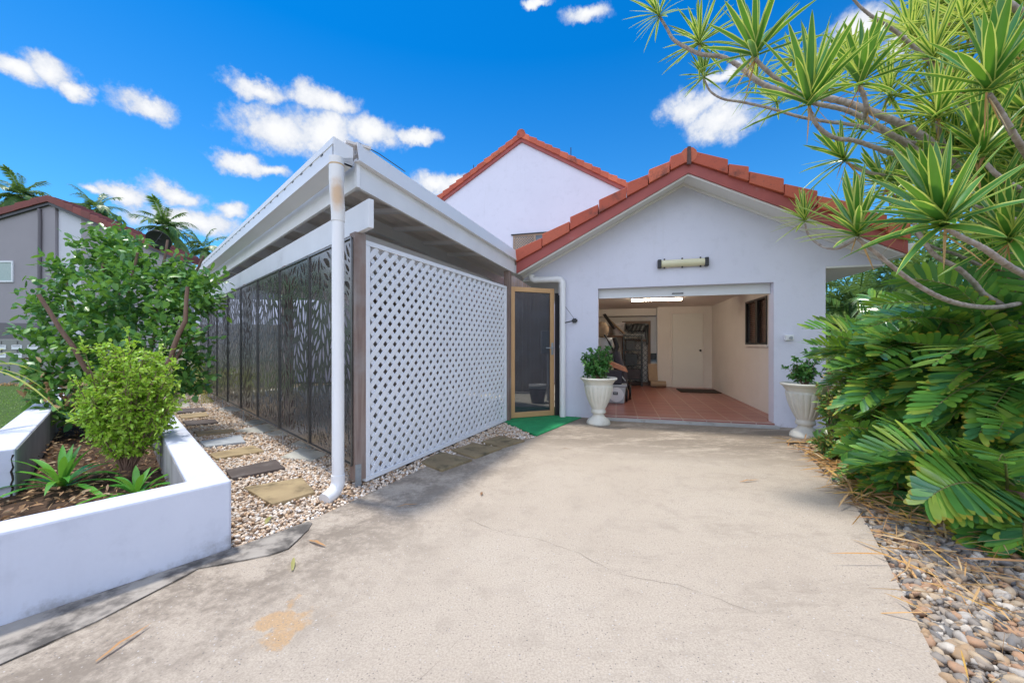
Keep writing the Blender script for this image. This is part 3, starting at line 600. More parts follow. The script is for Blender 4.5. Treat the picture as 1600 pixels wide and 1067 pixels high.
# ------------------------------------------------------------------ white lattice
LT = thing('lattice_screen', (L0.x,L0.y,0), 'white diagonal lattice screen in a white frame between the timber posts', 'lattice')
LL = (L1-L0).length; LH = 2.055; off = NL*.012
def lp(s, z, o=0.0): return L0+DL*s+NL*o+Vector((0,0,z))
b = MB()
for (s0,z0,s1,z1) in ((.0,.02,LL,.02+0),(.0,LH,LL,LH)):
    b.bar(lp(0,z0+.02,.0), lp(LL,z0+.02,.0), .045, .042)
for s in (.024, LL-.024): b.bar(lp(s,.062,0), lp(s,LH-.002,0), .045, .048, DL)
b.build('frame', M['lattice'], LT, bevel=.003)
def clipslat(c, sgn, w):      # slat centreline z = sgn*s + c clipped to the frame opening
    s0, s1, z0, z1 = .046, LL-.046, .06, LH-.0
    a = [(s0, sgn*s0+c), (s1, sgn*s1+c)]
    if sgn > 0: lo = max(s0, z0-c); hi = min(s1, z1-c)
    else: lo = max(s0, c-z1); hi = min(s1, c-z0)
    return (lo, hi) if hi-lo > .03 else None
for sgn, oo, nm in ((1,.008,'front_slats'),(-1,-.006,'rear_slats')):
    b = MB(); per = .1285; k0 = -60
    for k in range(-40,60):
        c = k*per*.99
        r = clipslat(c, sgn, .046)
        if r: b.bar(lp(r[0],sgn*r[0]+c,oo), lp(r[1],sgn*r[1]+c,oo), .046, .011, NL)
    b.build(nm, M['lattice'], LT, bevel=.0015)
# ------------------------------------------------------------------ townhouse: garage wing and rear gable
HS = thing('townhouse', (*Pt(1.86,0),0), 'white rendered townhouse with orange tiled gables and an open garage', 'house')
qa, qe = 1.868, 2.535; zt, zap = 2.335, 3.645; SL = (zap-zt)/qe      # ridge position, half span, soffit line
qL, qR = qa-qe, qa+qe
OQ0, OQ1, OZ = .589, 3.087, 2.106; GW = 3.727
b = MB(); b.gprism([(0,0),(OQ0,0),(OQ0,OZ),(OQ1,OZ),(OQ1,0),(GW,0),(GW,2.30),(qR-.02,2.30),(qR-.02,2.335),(qa,zap+.005),(qL+.02,2.335),(qL+.02,2.30),(0,2.30)], 0, .2)
b.build('garage_wall', M['render'], HS)
b = MB(); b.gbox(0,.15,.2,5.5,0,2.36); b.gbox(GW-.16,GW,.2,5.5,0,2.36); b.build('side_wall', M['render'], HS)
b = MB(); b.gbox(OQ0-.0,OQ1+.0,-.035,.30,-.06,.052); b.gbox(.2,OQ1+.5,.30,5.3,-.06,.050); b.build('garage_floor', [M['gfloor']], HS)
b = MB(); b.gbox(OQ0-.02,OQ1+.02,-.16,-.036,-.06,.032); b.build('threshold', M['step'], HS)
b = MB(); b.gbox(OQ0+.002,OQ1-.002,-.034,.0,.052,.058); b.build('floor_edge', pmat('tile_edge', (.52,.40,.36), None, 8, .6), HS)
# interior shell
IQ0, IQ1, IW = .16, 3.3, 4.72
b = MB()
wq = [Q(u, 2.0) for u in (1165,1199)]
ww = []
for u in (1165.5, 1199):     # window in the right hand wall: depth where the sight line meets q = IQ1
    r = (u-800)/F; x0, y0 = Pt(IQ1,0); ww.append((r*y0-x0)/(bx_[0]-r*bx_[1]))
wB, wA = ww; wz1 = ZA(472.5, Pt(IQ1,wB)[1]); wz0 = 1.195
b.gbox(IQ1,GW-.161,.2,wA,.05,2.3); b.gbox(IQ1,GW-.161,wB,5.4,.05,2.3); b.gbox(IQ1,GW-.161,wA,wB,.05,wz0); b.gbox(IQ1,GW-.161,wA,wB,wz1,2.3); b.gbox(IQ1+.12,GW-.161,wA,wB,wz0,wz1)
b.gbox(Q(1027,IW),IQ1,IW,IW+.12,.05,2.3); b.gbox(.15,Q(1027,IW)+.1,5.22,5.34,.05,2.3); b.gbox(.15,.165,.2,5.22,.05,2.3)
b.gbox(.165,Q(1027,IW)-.002,4.9,5.22,2.0,2.205)
b.build('interior_wall', M['iwall'], HS)
b = MB(); b.gbox(.15,IQ1+.3,.5,5.4,2.21,2.25); b.build('ceiling', M['iwall'], HS)
wf = MB(); t = .035
wf.gbox(IQ1-.015,IQ1+.03,wA,wB,wz0,wz0+t); wf.gbox(IQ1-.015,IQ1+.03,wA,wB,wz1-t,wz1); wf.gbox(IQ1-.015,IQ1+.03,wA,wA+t,wz0+t,wz1-t); wf.gbox(IQ1-.015,IQ1+.03,wB-t*1.6,wB,wz0+t,wz1-t)
wm = wA*.55+wB*.45; wf.gbox(IQ1-.012,IQ1+.03,wm-.05,wm+.05,wz0+t,wz1-t)
w_ = wf.build('window', M['black'], HS)
b = MB(); b.gbox(IQ1+.035,IQ1+.04,wA+t,wB-t,wz0+t,wz1-t); b.build('pane', glassy('clear_pane', (.03,.03,.03), .15, .05), w_)
b = MB()
for k in range(int((wz1-wz0)/.035)): b.gbox(IQ1+.06,IQ1+.085,wA+.01,wB-.01,wz0+.01+k*.035,wz0+.034+k*.035)
b.build('blind', M['blind'], w_)
b = MB(); b.gbox(IQ1-.03,IQ1+.1,wA-.03,wB+.03,wz0-.04,wz0); b.build('sill', M['iwall'], w_)
# internal door
dq0, dq1 = Q(1050.5,IW), Q(1098,IW); dz1 = Zq(490, (dq0+dq1)/2, IW)
b = MB(); b.gbox(dq0,dq1,IW-.035,IW+.01,.10,dz1); dr = b.build('door', M['idoor'], HS, bevel=.003)
b = MB(); b.gbox(dq0-.05,dq0-.006,IW-.03,IW+.01,.06,dz1+.05); b.gbox(dq1+.006,dq1+.05,IW-.03,IW+.01,.06,dz1+.05); b.gbox(dq0-.006,dq1+.006,IW-.03,IW+.01,dz1+.006,dz1+.05); b.gbox(dq0-.006,dq1+.006,IW-.03,IW+.01,.051,.098); b.build('door_frame', M['iwall'], dr)
b = MB(); kp = P(dq1-.07,IW-.035,1.04); b.tube([kp, kp-Vector((*bx_,0))*.04, kp-Vector((*bx_,0))*.045, kp-Vector((*bx_,0))*.075], [.012,.012,.028,.022], 12); b.build('knob', M['dark'], dr)
# rolled up door
b = MB(); b.gbox(OQ0+.001,OQ1-.001,.13,.165,1.985,2.30); b.gbox(OQ0+.001,OQ1-.001,.115,.175,1.955,1.984)
rd = b.build('roller_door', M['metalwhite'], HS, bevel=.004)
hq = Q(1059,.1); b = MB(); b.gbox(hq-.08,hq+.08,.095,.103,1.994,2.006); b.gbox(hq-.08,hq-.07,.103,.13,1.994,2.006); b.gbox(hq+.07,hq+.08,.103,.13,1.994,2.006); b.build('handle', M['dark'], rd)
b = MB()
for k in range(18):
    a0, a1 = 2*math.pi*k/18, 2*math.pi*(k+1)/18
    b.add([P(OQ0+.0,.34+.14*math.cos(a0),2.14+.14*math.sin(a0)),P(OQ1-.0,.34+.14*math.cos(a0),2.14+.14*math.sin(a0)),P(OQ1-.0,.34+.14*math.cos(a1),2.14+.14*math.sin(a1)),P(OQ0+.0,.34+.14*math.cos(a1),2.14+.14*math.sin(a1))], [(0,1,2,3)])
b.build('curtain_roll', M['metalwhite'], rd)
# roof of the garage wing: barge boards, soffit, tiles
WB = -.45
def rake(q): return zt+(q-qL)*SL if q <= qa else zt+(qR-q)*SL
b = MB()
for s in (-1,1):
    q0, q1 = (qL,qa) if s < 0 else (qR,qa)
    h = .165
    pol = [(q0,zt),(q1,zap),(q1,zap+h),(q0,zt+h)]
    b.gprism(pol if s < 0 else pol[::-1], WB, WB+.03)
b.build('barge_board', M['fascia'], HS)
b = MB()
for s in (-1,1):
    q0, q1 = (qL,qa) if s < 0 else (qR,qa); pol = [(q0,zt+.02),(q1,zap+.02),(q1,zap+.03),(q0,zt+.03)]
    b.gprism(pol if s < 0 else pol[::-1], WB+.03, -.001)
    pol = [(q0+(.03 if s < 0 else -.03),zt-.012),(q1,zap-.027),(q1,zap+.019),(q0,zt+.019)]
    b.gprism(pol if s < 0 else pol[::-1], WB+.031, WB+.055)       # quad bead behind the board
    pol = [(q0,zt-.02),(q1,zap-.02),(q1,zap+.018),(q0,zt+.018)]
    b.gprism(pol if s < 0 else pol[::-1], -.03, -.002)             # bead at the wall
b.gbox(qL,-.002,-.02,5.4,2.27,2.295); b.gbox(GW+.002,qR,-.02,5.4,2.27,2.295)
b.build('soffit', M['soffit'], HS)
b = MB()
for s in (-1,1):      # main tiled slope in courses
    nC = 8; sl = math.hypot(qe, zap-zt)
    for k in range(nC):
        f0, f1 = k/nC, (k+1)/nC; 
        qa0, qa1 = (qL+qe*f0, qL+qe*f1) if s < 0 else (qR-qe*f0, qR-qe*f1)
        z0, z1 = zt+.20+(zap-zt)*f0, zt+.20+(zap-zt)*f1
        pol = [(qa0-(.03*-s if False else 0),z0+.015),(qa1,z1-.01),(qa1,z1+.02),(qa0,z0+.045)]
        b.gprism(pol if s < 0 else pol[::-1], WB+.2, 5.5)
# verge tiles along the rake, each lapping over the one below
cuts_l = [0,.165,.335,.505,.665,.785,.90,1.0]; cuts_r = [0,.09,.24,.385,.535,.70,.80,1.0]
for s, cuts in ((-1,cuts_l),(1,cuts_r)):
    for f0, f1 in zip(cuts[:-1],cuts[1:]):
        f0e = f0+(.004 if f0 else 0); qq0, qq1 = (qL+qe*f0e, qL+qe*f1) if s < 0 else (qR-qe*f0e, qR-qe*f1)
        z0, z1 = zt+(zap-zt)*f0e, zt+(zap-zt)*f1; dz = random.uniform(-.006,.006); pr = random.uniform(-.006,.004)
        lo, hi = .158, .345
        pol = [(qq0,z0+lo+.012+dz),(qq1,z1+lo-.004),(qq1,z1+hi-.035),(qq0,z0+hi+.022+dz)]
        c0 = [P(q,WB-.035+pr-(.012 if i in (0,3) else 0),z) for i,(q,z) in enumerate(pol)]; c1 = [P(q,WB+.22,z) for q,z in pol]
        b.add(c0+c1, [(0,1,2,3),(7,6,5,4),(0,4,5,1),(1,5,6,2),(2,6,7,3),(3,7,4,0)])
b.tube([P(qa,WB-.045,zap+.235),P(qa,WB+.22,zap+.24)], [.11,.11], 12)
b.tube([P(qa,WB+.2,zap+.225),P(qa,5.4,zap+.225)], [.13,.13], 12)
b.build('roof', M['tile'], HS, bevel=.008)
b = MB(); b.gprism([(qa-.028,zap+.10),(qa+.028,zap+.10),(qa+.022,zap+.35),(qa-.022,zap+.35)], WB-.056, WB-.03); b.build('ridge_joint', pmat('mortar_dark', (.14,.07,.06), (.08,.05,.045), 15, .9), HS)
# eaves gutters and garage downpipe
for qg in (qL-.115, qR+.005):
    b = MB(); b.gbox(qg,qg+.11,WB+.02,5.4,2.345,2.47); b.build('gutter', M['metalwhite'], HS, bevel=.004)
b = MB(); r = .05
pz = 2.275
pts = [P(-.50,-.09,2.36),P(-.50,-.09,2.31),P(-.485,-.09,2.29),P(-.45,-.09,pz),P(-.07,-.075,pz),P(-.02,-.075,pz-.012),P(.012,-.075,pz-.045),P(.02,-.075,pz-.09),P(.02,-.075,.0)]
b.tube(pts, r, 20); gd = b.build('downpipe', M['pvc'], HS)
for seg in ([P(-.46,-.088,pz),P(-.40,-.086,pz)], [P(-.14,-.077,pz),P(-.07,-.075,pz),P(-.02,-.075,pz-.012),P(.012,-.075,pz-.045),P(.02,-.075,pz-.09),P(.02,-.075,pz-.15)], [P(.02,-.075,1.14),P(.02,-.075,1.19)]):
    b = MB(); b.tube(seg, .0545, 20); b.build('pipe_joint', M['pvc'], gd)
# rear two storey gable
RW = 5.5
def RP(u, v): q = Q(u,RW); return q, Zq(v,q,RW)
ra, rz = RP(815,207); l_, lz = RP(674,313); r_, rz2 = RP(985,290); rs = ((rz-lz)/(ra-l_)+(rz-rz2)/(r_-ra))/2; hw = 3.9
b = MB(); ze = rz-.30-hw*rs
b.gprism([(ra-hw+.25,0),(ra+hw-.25,0),(ra+hw-.25,ze+.2),(ra,rz-.30),(ra-hw+.25,ze+.2)], RW, RW+.2); b.gbox(ra-hw+.25,ra-hw+.45,RW+.2,RW+9,0,ze+.25); b.gbox(ra+hw-.45,ra+hw-.25,RW+.2,RW+9,0,ze+.25)
b.build('rear_gable_wall', M['render'], HS)
b = MB()
for s in (-1,1):
    e = ra+s*hw; pol = [(e,ze-.02),(ra,rz-.325),(ra,rz-.20),(e,ze+.105)]; b.gprism(pol if s < 0 else pol[::-1], RW-.06, RW-.001)
b.build('rear_barge_board', M['fascia'], HS)
b = MB()
for s in (-1,1):
    n = 16
    for k in range(n):
        f0, f1 = k/n-.006, (k+1)/n; e0, e1 = ra+s*hw*(1-f0), ra+s*hw*(1-f1); z0, z1 = ze+(rz-.30-ze)*f0, ze+(rz-.30-ze)*f1; dz = random.uniform(-.01,.01)
        pol = [(e0,z0+.10),(e1,z1+.085),(e1,z1+.25),(e0,z0+.30+dz)]; b.gprism(pol if s < 0 else pol[::-1], RW-.10+random.uniform(-.006,.006), RW+.25)
        pol = [(e0,z0+.12),(e1,z1+.12),(e1,z1+.15),(e0,z0+.19)]; b.gprism(pol if s < 0 else pol[::-1], RW+.25, RW+9)
b.tube([P(ra,RW-.11,rz-.09),P(ra,RW+9,rz-.09)], .14, 10)
b.build('rear_roof', M['tile'], HS, bevel=.012)
w0, z0 = RP(802,392); w1, z1 = RP(871,363)
b = MB(); t = .05
b.gbox(w0,w1,RW-.03,RW+.02,z0,z0+t); b.gbox(w0,w1,RW-.03,RW+.02,z1-t,z1); wm = (w0+w1)/2
for q in (w0, wm-t/2, w1-t): b.gbox(q,q+t,RW-.03,RW+.02,z0+t,z1-t)
w2 = b.build('window', pmat('bronze_frame', (.34,.25,.17), (.28,.20,.14), 3, .5), HS)
b = MB(); b.gbox(w0+t,w1-t,RW-.01,RW+.01,z0+t,z1-t); b.build('pane', M['pane'], w2)
b = MB()
for k in range(-14,20):
    for sg in (-1,1):
        c = k*.085; pp = [(w0+t+x, z0+t+sg*x+c) for x in np.linspace(0,wm-w0-t*1.5,24)]; pp = [p for p in pp if z0+t < p[1] < z1-t]
        if len(pp) > 1: b.bar(P(pp[0][0],RW-.018,pp[0][1]), P(pp[-1][0],RW-.018,pp[-1][1]), .012, .008)
b.build('security_mesh', M['gold'], w2)
b = MB(); b.gbox(w0-.06,w1+.06,RW-.06,RW,z1,z1+.03); b.build('window_head', M['dark'], w2)
for u, v in ((703,288),(740,255),(892,228)):      # small roof pins
    q, z = RP(u, v+6); b = MB(); b.tube([P(q,RW,z-.25),P(q,RW,z+.06)], .014, 6); b.build('roof_pin', M['dark'], HS)

# courtyard behind: brown paling fence seen through lattice and door
def fence(p0, p1, h, mat, lab, pw=.1, gap=.004, name='timber_fence'):
    p0 = Vector((*p0,0)); p1 = Vector((*p1,0)); t = thing(name, p0, lab, 'fence'); d = (p1-p0); L = d.length; d.normalize(); n = Vector((d.y,-d.x,0)); b = MB(); s = 0
    while s < L:
        hh = h+random.uniform(-.015,.015); o = random.uniform(-.004,.004); b.bar(p0+d*(s+pw/2)+n*o, p0+d*(s+pw/2)+n*o+Vector((0,0,hh)), pw-gap, .02, n); s += pw
    b.build('palings', M[mat], t)
    for z in (.35, h*.8): b = MB(); b.bar(p0+n*-.04+Vector((0,0,z)), p1+n*-.04+Vector((0,0,z)), .05, .08); b.build('rail', M[mat], t)
    return t
fence((-3.9,10.25), (.95,9.6), 2.95, 'fence_brown', 'dark brown paling fence in the courtyard behind the white lattice')

cw = MB(); cw.bar((-10.2,12.4,1.3),(-3.6,13.0,1.3),.2,2.7); tag(cw.build('courtyard_wall', M['render']), 'white rendered garden wall glimpsed through the perforated screens', 'wall', kind='thing')
# ------------------------------------------------------------------ wall fittings
lq0, lq1 = Q(1027,0), Q(1105,0); lm = (lq0+lq1)/2; lz = 2.447
WL = thing('wall_light', P(lm,0,lz), 'long cream tube wall light with black end caps above the garage opening', 'wall light')
b = MB(); b.gbox(lq0+.02,lq1-.02,-.022,-.001,lz-.05,lz+.05); b.build('back_plate', M['gold'], WL)
b = MB()
for k in range(16):
    a0, a1 = math.pi*(k/16-.5), math.pi*((k+1)/16-.5); c = [(-.023-.055*math.cos(a), lz+.058*math.sin(a)) for a in (a0,a1)]
    b.add([P(lq0+.055,c[0][0],c[0][1]),P(lq1-.045,c[0][0],c[0][1]),P(lq1-.045,c[1][0],c[1][1]),P(lq0+.055,c[1][0],c[1][1])], [(0,1,2,3)], 0, True)
b.build('diffuser', M['cream'], WL)
for q in (lq0,lq1-.045):
    b = MB(); b.gbox(q,q+.055,-.085,-.001,lz-.068,lz+.062); b.build('end_cap', M['dark'], WL, bevel=.01)
for q in (lq0+.10,lm,lq1-.10):
    for z in (lz-.066,lz+.066):
        b = MB(); b.tube([P(q,-.035,z-.012*(1 if z > lz else -1)),P(q,-.035,z+.010*(1 if z > lz else -1))], .013, 8); b.build('clip', M['black'], WL)
kq = Q(1231,0); kz = Zq(527.5,kq,0)
KP = thing('tap_box', P(kq,0,kz), 'small white box with a round key switch on the wall right of the garage opening', 'switch box')
b = MB(); b.gbox(kq-.055,kq+.055,-.06,-.001,kz-.04,kz+.04); b.build('housing', M['pvc'], KP, bevel=.008)
b = MB(); b.tube([P(kq+.015,-.06,kz-.005),P(kq+.015,-.075,kz-.005)], .022, 14); b.build('key_switch', M['galv'], KP)
hq = Q(898,0); hz = Zq(501,hq,0)
HK = thing('wall_catch', P(hq,0,hz), 'black metal catch with a thin wire fixed to the wall beside the garage downpipe', 'catch')
b = MB(); b.gbox(hq-.03,hq+.03,-.05,-.001,hz-.035,hz+.035); b.gbox(hq-.045,hq+.045,-.012,-.0005,hz-.02,hz+.02); b.build('bracket', M['dark'], HK, bevel=.008)
b = MB(); b.tube([P(hq-.02,-.04,hz-.005),P(hq-.135,-.16,hz-.04)], .009, 8); b.build('arm', M['black'], HK)
b = MB(); b.tube([P(hq-.005,-.045,hz+.03),P(-.06,-.10,Zq(462,0,-.1))], .003, 5); b.build('wire', M['black'], HK)

# ------------------------------------------------------------------ screen door
d0 = Vector((-.03,6.154,0)); d1 = Vector((.700,6.43,0)); dd_ = (d1-d0).normalized(); dn = Vector((dd_.y,-dd_.x,0)); DW = (d1-d0).length; dh = 2.125
SD = thing('screen_door', d0, 'gold framed dark mesh screen door standing on the green mat beside the lattice', 'screen door')
def dbar(s0, s1, z0, z1, o0=-.02, o1=.02): b.hexa([d0+dd_*s+dn*o+Vector((0,0,z)) for z in (z0,z1) for s,o in ((s0,o1),(s1,o1),(s1,o0),(s0,o0))])
b = MB(); fw = .075; dbar(0,fw,.02,dh); dbar(DW-fw,DW,.02,dh); dbar(fw,DW-fw,.02,.02+.085); dbar(fw,DW-fw,dh-fw,dh); b.build('frame', M['gold'], SD, bevel=.004)
b = MB(); dbar(fw,DW-fw,.10,dh-fw,-.003,.0); b.build('mesh_panel', M['flyscreen'], SD)
hz = ZA(545, 6.35); b = MB(); dbar(DW-.06,DW-.018,hz-.10,hz+.10,.02,.03); lk = b.build('lock_plate', M['galv'], SD, bevel=.004)
b = MB(); hp = d0+dd_*(DW-.04)+dn*.03+Vector((0,0,hz+.015)); b.tube([hp,hp+dn*.05,hp+dn*.055-dd_*.03,hp+dn*.05-dd_*.14], .010, 10); b.build('lever', M['galv'], lk)
b = MB(); hp.z = hz-.06; b.tube([hp,hp+dn*.015], .014, 12); b.build('key_cylinder', M['galv'], lk)
e0 = d1+dd_*.012; e1 = Vector((*Pt(.0,-.0),0)); PS = thing('side_panel', e0, 'narrow dark fixed panel between the gold framed door and the garage downpipe', 'side panel')
b = MB(); b.bar(e0.lerp(e1,.5)+Vector((0,0,.02)), e0.lerp(e1,.5)+Vector((0,0,2.05)), (e1-e0).length-.01, .025, dn); b.build('sheet', M['dark'], PS)
b = MB(); b.bar(P(-.035,-.012,2.02), P(-.035,-.012,2.29), .03, .03, dn); b.build('bracket', M['white'], PS)

# meter post and pot behind the screen door
mp_ = P3(853,500,8.2); MP = thing('meter_box', (mp_.x,mp_.y,0), 'pale meter box on a white post seen through the screen door', 'meter box')
b = MB(); b.box(mp_.x-.10,mp_.x+.16,mp_.y,mp_.y+.14,1.0,1.50); b.build('box', M['tub'], MP, bevel=.01); b = MB(); b.box(mp_.x+.03,mp_.x+.11,mp_.y+.03,mp_.y+.1,-.01,1.0); b.build('post', M['white'], MP)
pp = P3(840,620,8.0); PT = thing('flower_pot', (pp.x,pp.y,0), 'brown pot with a pale rim standing behind the screen door', 'pot')
b = MB(); b.lathe([(.001,0),(.13,0),(.17,.24),(.17,.30),(.15,.30),(.14,.26),(.001,.26)], (pp.x,pp.y,-.01), 24); b.build('pot', pmat('brown_pot', (.17,.10,.08), None, 4, .6), PT)
b = MB(); b.lathe([(.172,.30),(.185,.30),(.185,.38),(.165,.38),(.165,.31)], (pp.x,pp.y,-.01), 24); b.build('rim', M['tub'], PT)
# ------------------------------------------------------------------ inside the garage
FZ = .052
def gi(u, w): return Q(u, w)
cl0, cl1 = Q(985,2.0), Q(1066,2.0)
lw = 2.25; q0, q1 = Q(987,lw), Q(1065,lw)
CLT = thing('ceiling_light', P((q0+q1)/2,lw,2.21), 'lit warm fluorescent batten on the garage ceiling', 'ceiling light')
b = MB(); b.gbox(q0-.04,q1+.04,lw-.035,lw+.035,2.165,2.209); b.build('batten', M['white'], CLT)
b = MB(); b.tube([P(q0,lw,2.14),P(q1,lw,2.14)], .015, 10); b.build('tube', M['tube'], CLT)
for qq in (q0-.02,q1+.001): b = MB(); b.gbox(qq,qq+.019,lw-.02,lw+.02,2.12,2.165); b.build('lamp_holder', M['white'], CLT)
# storage tub on the floor
def dq(u, v, z=FZ):
    p = G(u,v,z); d = (p[0]-GO[0], p[1]-GO[1]); return d[0]*ax[0]+d[1]*ax[1], d[0]*bx_[0]+d[1]*bx_[1]
tq, tw = dq(978,631); 
TB = thing('storage_tub', P(tq-.22,tw+.15,FZ), 'pale grey plastic storage tub with a round front panel behind the left urn', 'storage tub')
b = MB(); x0, x1, y0, y1 = tq-.42, tq, tw, tw+.34
bb = [P(x0+.03,y0+.02,FZ),P(x1-.03,y0+.02,FZ),P(x1-.03,y1-.02,FZ),P(x0+.03,y1-.02,FZ),P(x0,y0,FZ+.33),P(x1,y0,FZ+.33),P(x1,y1,FZ+.33),P(x0,y1,FZ+.33)]
b.hexa(bb); b.build('tub', M['tub'], TB, bevel=.02)
b = MB(); b.gbox(x0-.02,x1+.02,y0-.02,y1+.02,FZ+.331,FZ+.365); b.build('lid', M['tub'], TB, bevel=.008)
b = MB(); c = P((x0+x1)/2+.03,y0+.005,FZ+.17); n_ = -Vector((*bx_,0)); b.tube([c, c+n_*.006], .14, 28); rp = b.build('round_panel', M['pvc'], TB)
b = MB(); b.gbox((x0+x1)/2-.03,(x0+x1)/2+.06,y0-.008,y0-.001,FZ+.17,FZ+.225); b.build('sticker', M['dark'], rp)
b = MB(); b.gbox((x0+x1)/2-.015,(x0+x1)/2+.045,y0-.0105,y0-.0082,FZ+.19,FZ+.206); b.build('sticker_band', M['tub'], rp)
# fabric box on the tub, coiled hose on the box
BX = thing('fabric_box', P(tq-.24,tw+.16,FZ+.366), 'dark grey fabric storage box stacked on the pale tub', 'box')
b = MB(); b.gbox(tq-.44,tq-.07,tw+.02,tw+.32,FZ+.366,FZ+.63); b.build('box', M['clothgrey'], BX, bevel=.03); b = MB(); b.gbox(tq-.45,tq-.06,tw+.01,tw+.33,FZ+.60,FZ+.64); b.build('lid', M['clothgrey'], BX, bevel=.015)
HSE = MB(); cq, cw = tq-.17, tw+.14
for j in range(4):
    pts = []
    for k in range(33):
        a = 2*math.pi*k/32; pts.append(P(cq+(.20-.012*j)*math.cos(a), cw+(.12-.01*j)*math.sin(a), FZ+.66+.024*j-.07*math.cos(a)*1.0+.05*(.5)))
    HSE.tube(pts, .013, 8, cap=False)
tag(HSE.build('coiled_hose', M['copper']), 'orange and pale coiled cable lying on the dark fabric box in the garage', 'cable coil')
# folded trolley with wheels
TR = thing('golf_trolley', P(tq+.02,tw+.55,FZ), 'black folded wheeled trolley leaning beside the tub in the garage', 'trolley')
for (dqq, dw, r) in ((.02,.34,.125),(.10,.72,.14)):
    b = MB(); pts = [P(tq+dqq,tw+dw+r*math.cos(2*math.pi*k/24),FZ+r+.012+r*math.sin(2*math.pi*k/24)) for k in range(25)]; b.tube(pts, .022, 10, cap=False); wv_ = b.build('wheel', M['black'], TR)
    b = MB(); b.tube([P(tq+dqq-.02,tw+dw,FZ+r+.012),P(tq+dqq+.025,tw+dw,FZ+r+.012)], .045, 12)
    for k in range(5): a = 2*math.pi*k/5; b.tube([P(tq+dqq,tw+dw,FZ+r+.012),P(tq+dqq,tw+dw+r*.9*math.cos(a),FZ+r+.012+r*.9*math.sin(a))], .01, 6)
    b.build('hub', M['galv'], wv_)
b = MB()
b.tube([P(tq+.02,tw+.34,FZ+.14),P(tq-.10,tw+.45,FZ+.55),P(tq-.25,tw+.55,FZ+1.05),P(tq-.42,tw+.5,FZ+1.35)], .022, 8); b.tube([P(tq+.10,tw+.72,FZ+.15),P(tq-.05,tw+.6,FZ+.6),P(tq-.25,tw+.55,FZ+1.05)], .02, 8)
b.tube([P(tq-.28,tw+.42,FZ+.75),P(tq-.16,tw+.52,FZ+1.1),P(tq-.22,tw+.55,FZ+1.28)], .05, 8); b.build('frame', M['black'], TR)
b = MB(); b.tube([P(tq-.05,tw+.42,FZ+.1),P(tq-.08,tw+.44,FZ+.5),P(tq-.20,tw+.5,FZ+.98)], [.10,.12,.10], 14); b.build('bag', M['clothgrey'], TR)
b = MB(); b.tube([P(tq+.0,tw+.25,FZ+.42),P(tq-.12,tw+.3,FZ+.56)], .012, 8); b.build('strap', M['tub'], TR)
# light coloured bundle and leaning planks at the left
BN = MB(); bc = P(Q(940,2.2),2.2,1.50)
for k in range(1): BN.lathe([(.001,-.15),(.10,-.13),(.16,-.02),(.15,.08),(.09,.17),(.001,.20)], bc, 20)
tag(BN.build('canvas_bundle', M['cardboard']), 'rounded pale canvas bundle on the left inside the garage opening', 'bundle')
BN2 = MB(); BN2.lathe([(.001,0),(.17,0),(.18,.35),(.16,.36),(.001,.36)], P(Q(945,2.0),2.0,.98), 20); tag(BN2.build('grey_bin', M['tub']), 'grey plastic bin standing behind the left urn shrub inside the garage', 'bin')
BN3 = MB(); BN3.gbox(.17,Q(952,2.0)+.05,1.75,2.4,.92,.979); BN3.gbox(.17,.22,1.75,2.4,FZ+.001,.92); BN3.gbox(Q(952,2.0),Q(952,2.0)+.05,1.75,1.80,FZ+.001,.92); BN3.gbox(Q(952,2.0),Q(952,2.0)+.05,2.35,2.4,FZ+.001,.92); tag(BN3.build('work_bench', M['dark']), 'dark bench along the left garage wall under the grey bin', 'bench')
for i,(u0,v0,u1,v1,w) in enumerate(((948,482,984,510,3.6),(958,479,990,505,3.7),(943,494,962,520,3.5))):
    pass
# wall shelf with bucket
SHF = MB(); sw = 4.55; SHF.gbox(.17,Q(974,sw),sw,5.2,1.41,1.44); tag(SHF.build('wall_shelf', M['brownframe']), 'brown shelf board fixed across the back left corner of the garage', 'shelf')
bk_ = P(Q(966,4.75),4.75,1.441); BK = thing('bucket', bk_, 'white bucket standing on the brown shelf in the garage', 'bucket'); b = MB(); b.lathe([(.001,0),(.15,0),(.185,.34),(.195,.34),(.195,.36),(.175,.36),(.14,.03),(.001,.03)], bk_, 24); b.build('pail', M['pvc'], BK)
b = MB(); b.tube([bk_+Vector((-.19*ax[0],-.19*ax[1],.33)), bk_+Vector((-.05,-.18,.26)), bk_+Vector((.05,-.18,.26)), bk_+Vector((.19*ax[0],.19*ax[1],.33))], .006, 6); b.build('handle', M['galv'], BK)
PL = MB(); PL.bar(P(Q(946,4.3),4.3,1.95),P(Q(975,4.5),4.5,1.50),.10,.03); tag(PL.build('timber_plank', M['cardboard']), 'pale plank leaning over the shelf at the back left of the garage', 'plank')
PL = MB(); PL.bar(P(Q(944,4.1),4.1,2.0),P(Q(960,4.3),4.3,1.62),.09,.04); tag(PL.build('dark_plank', M['dark']), 'dark plank leaning in front of the pale plank in the garage', 'plank')
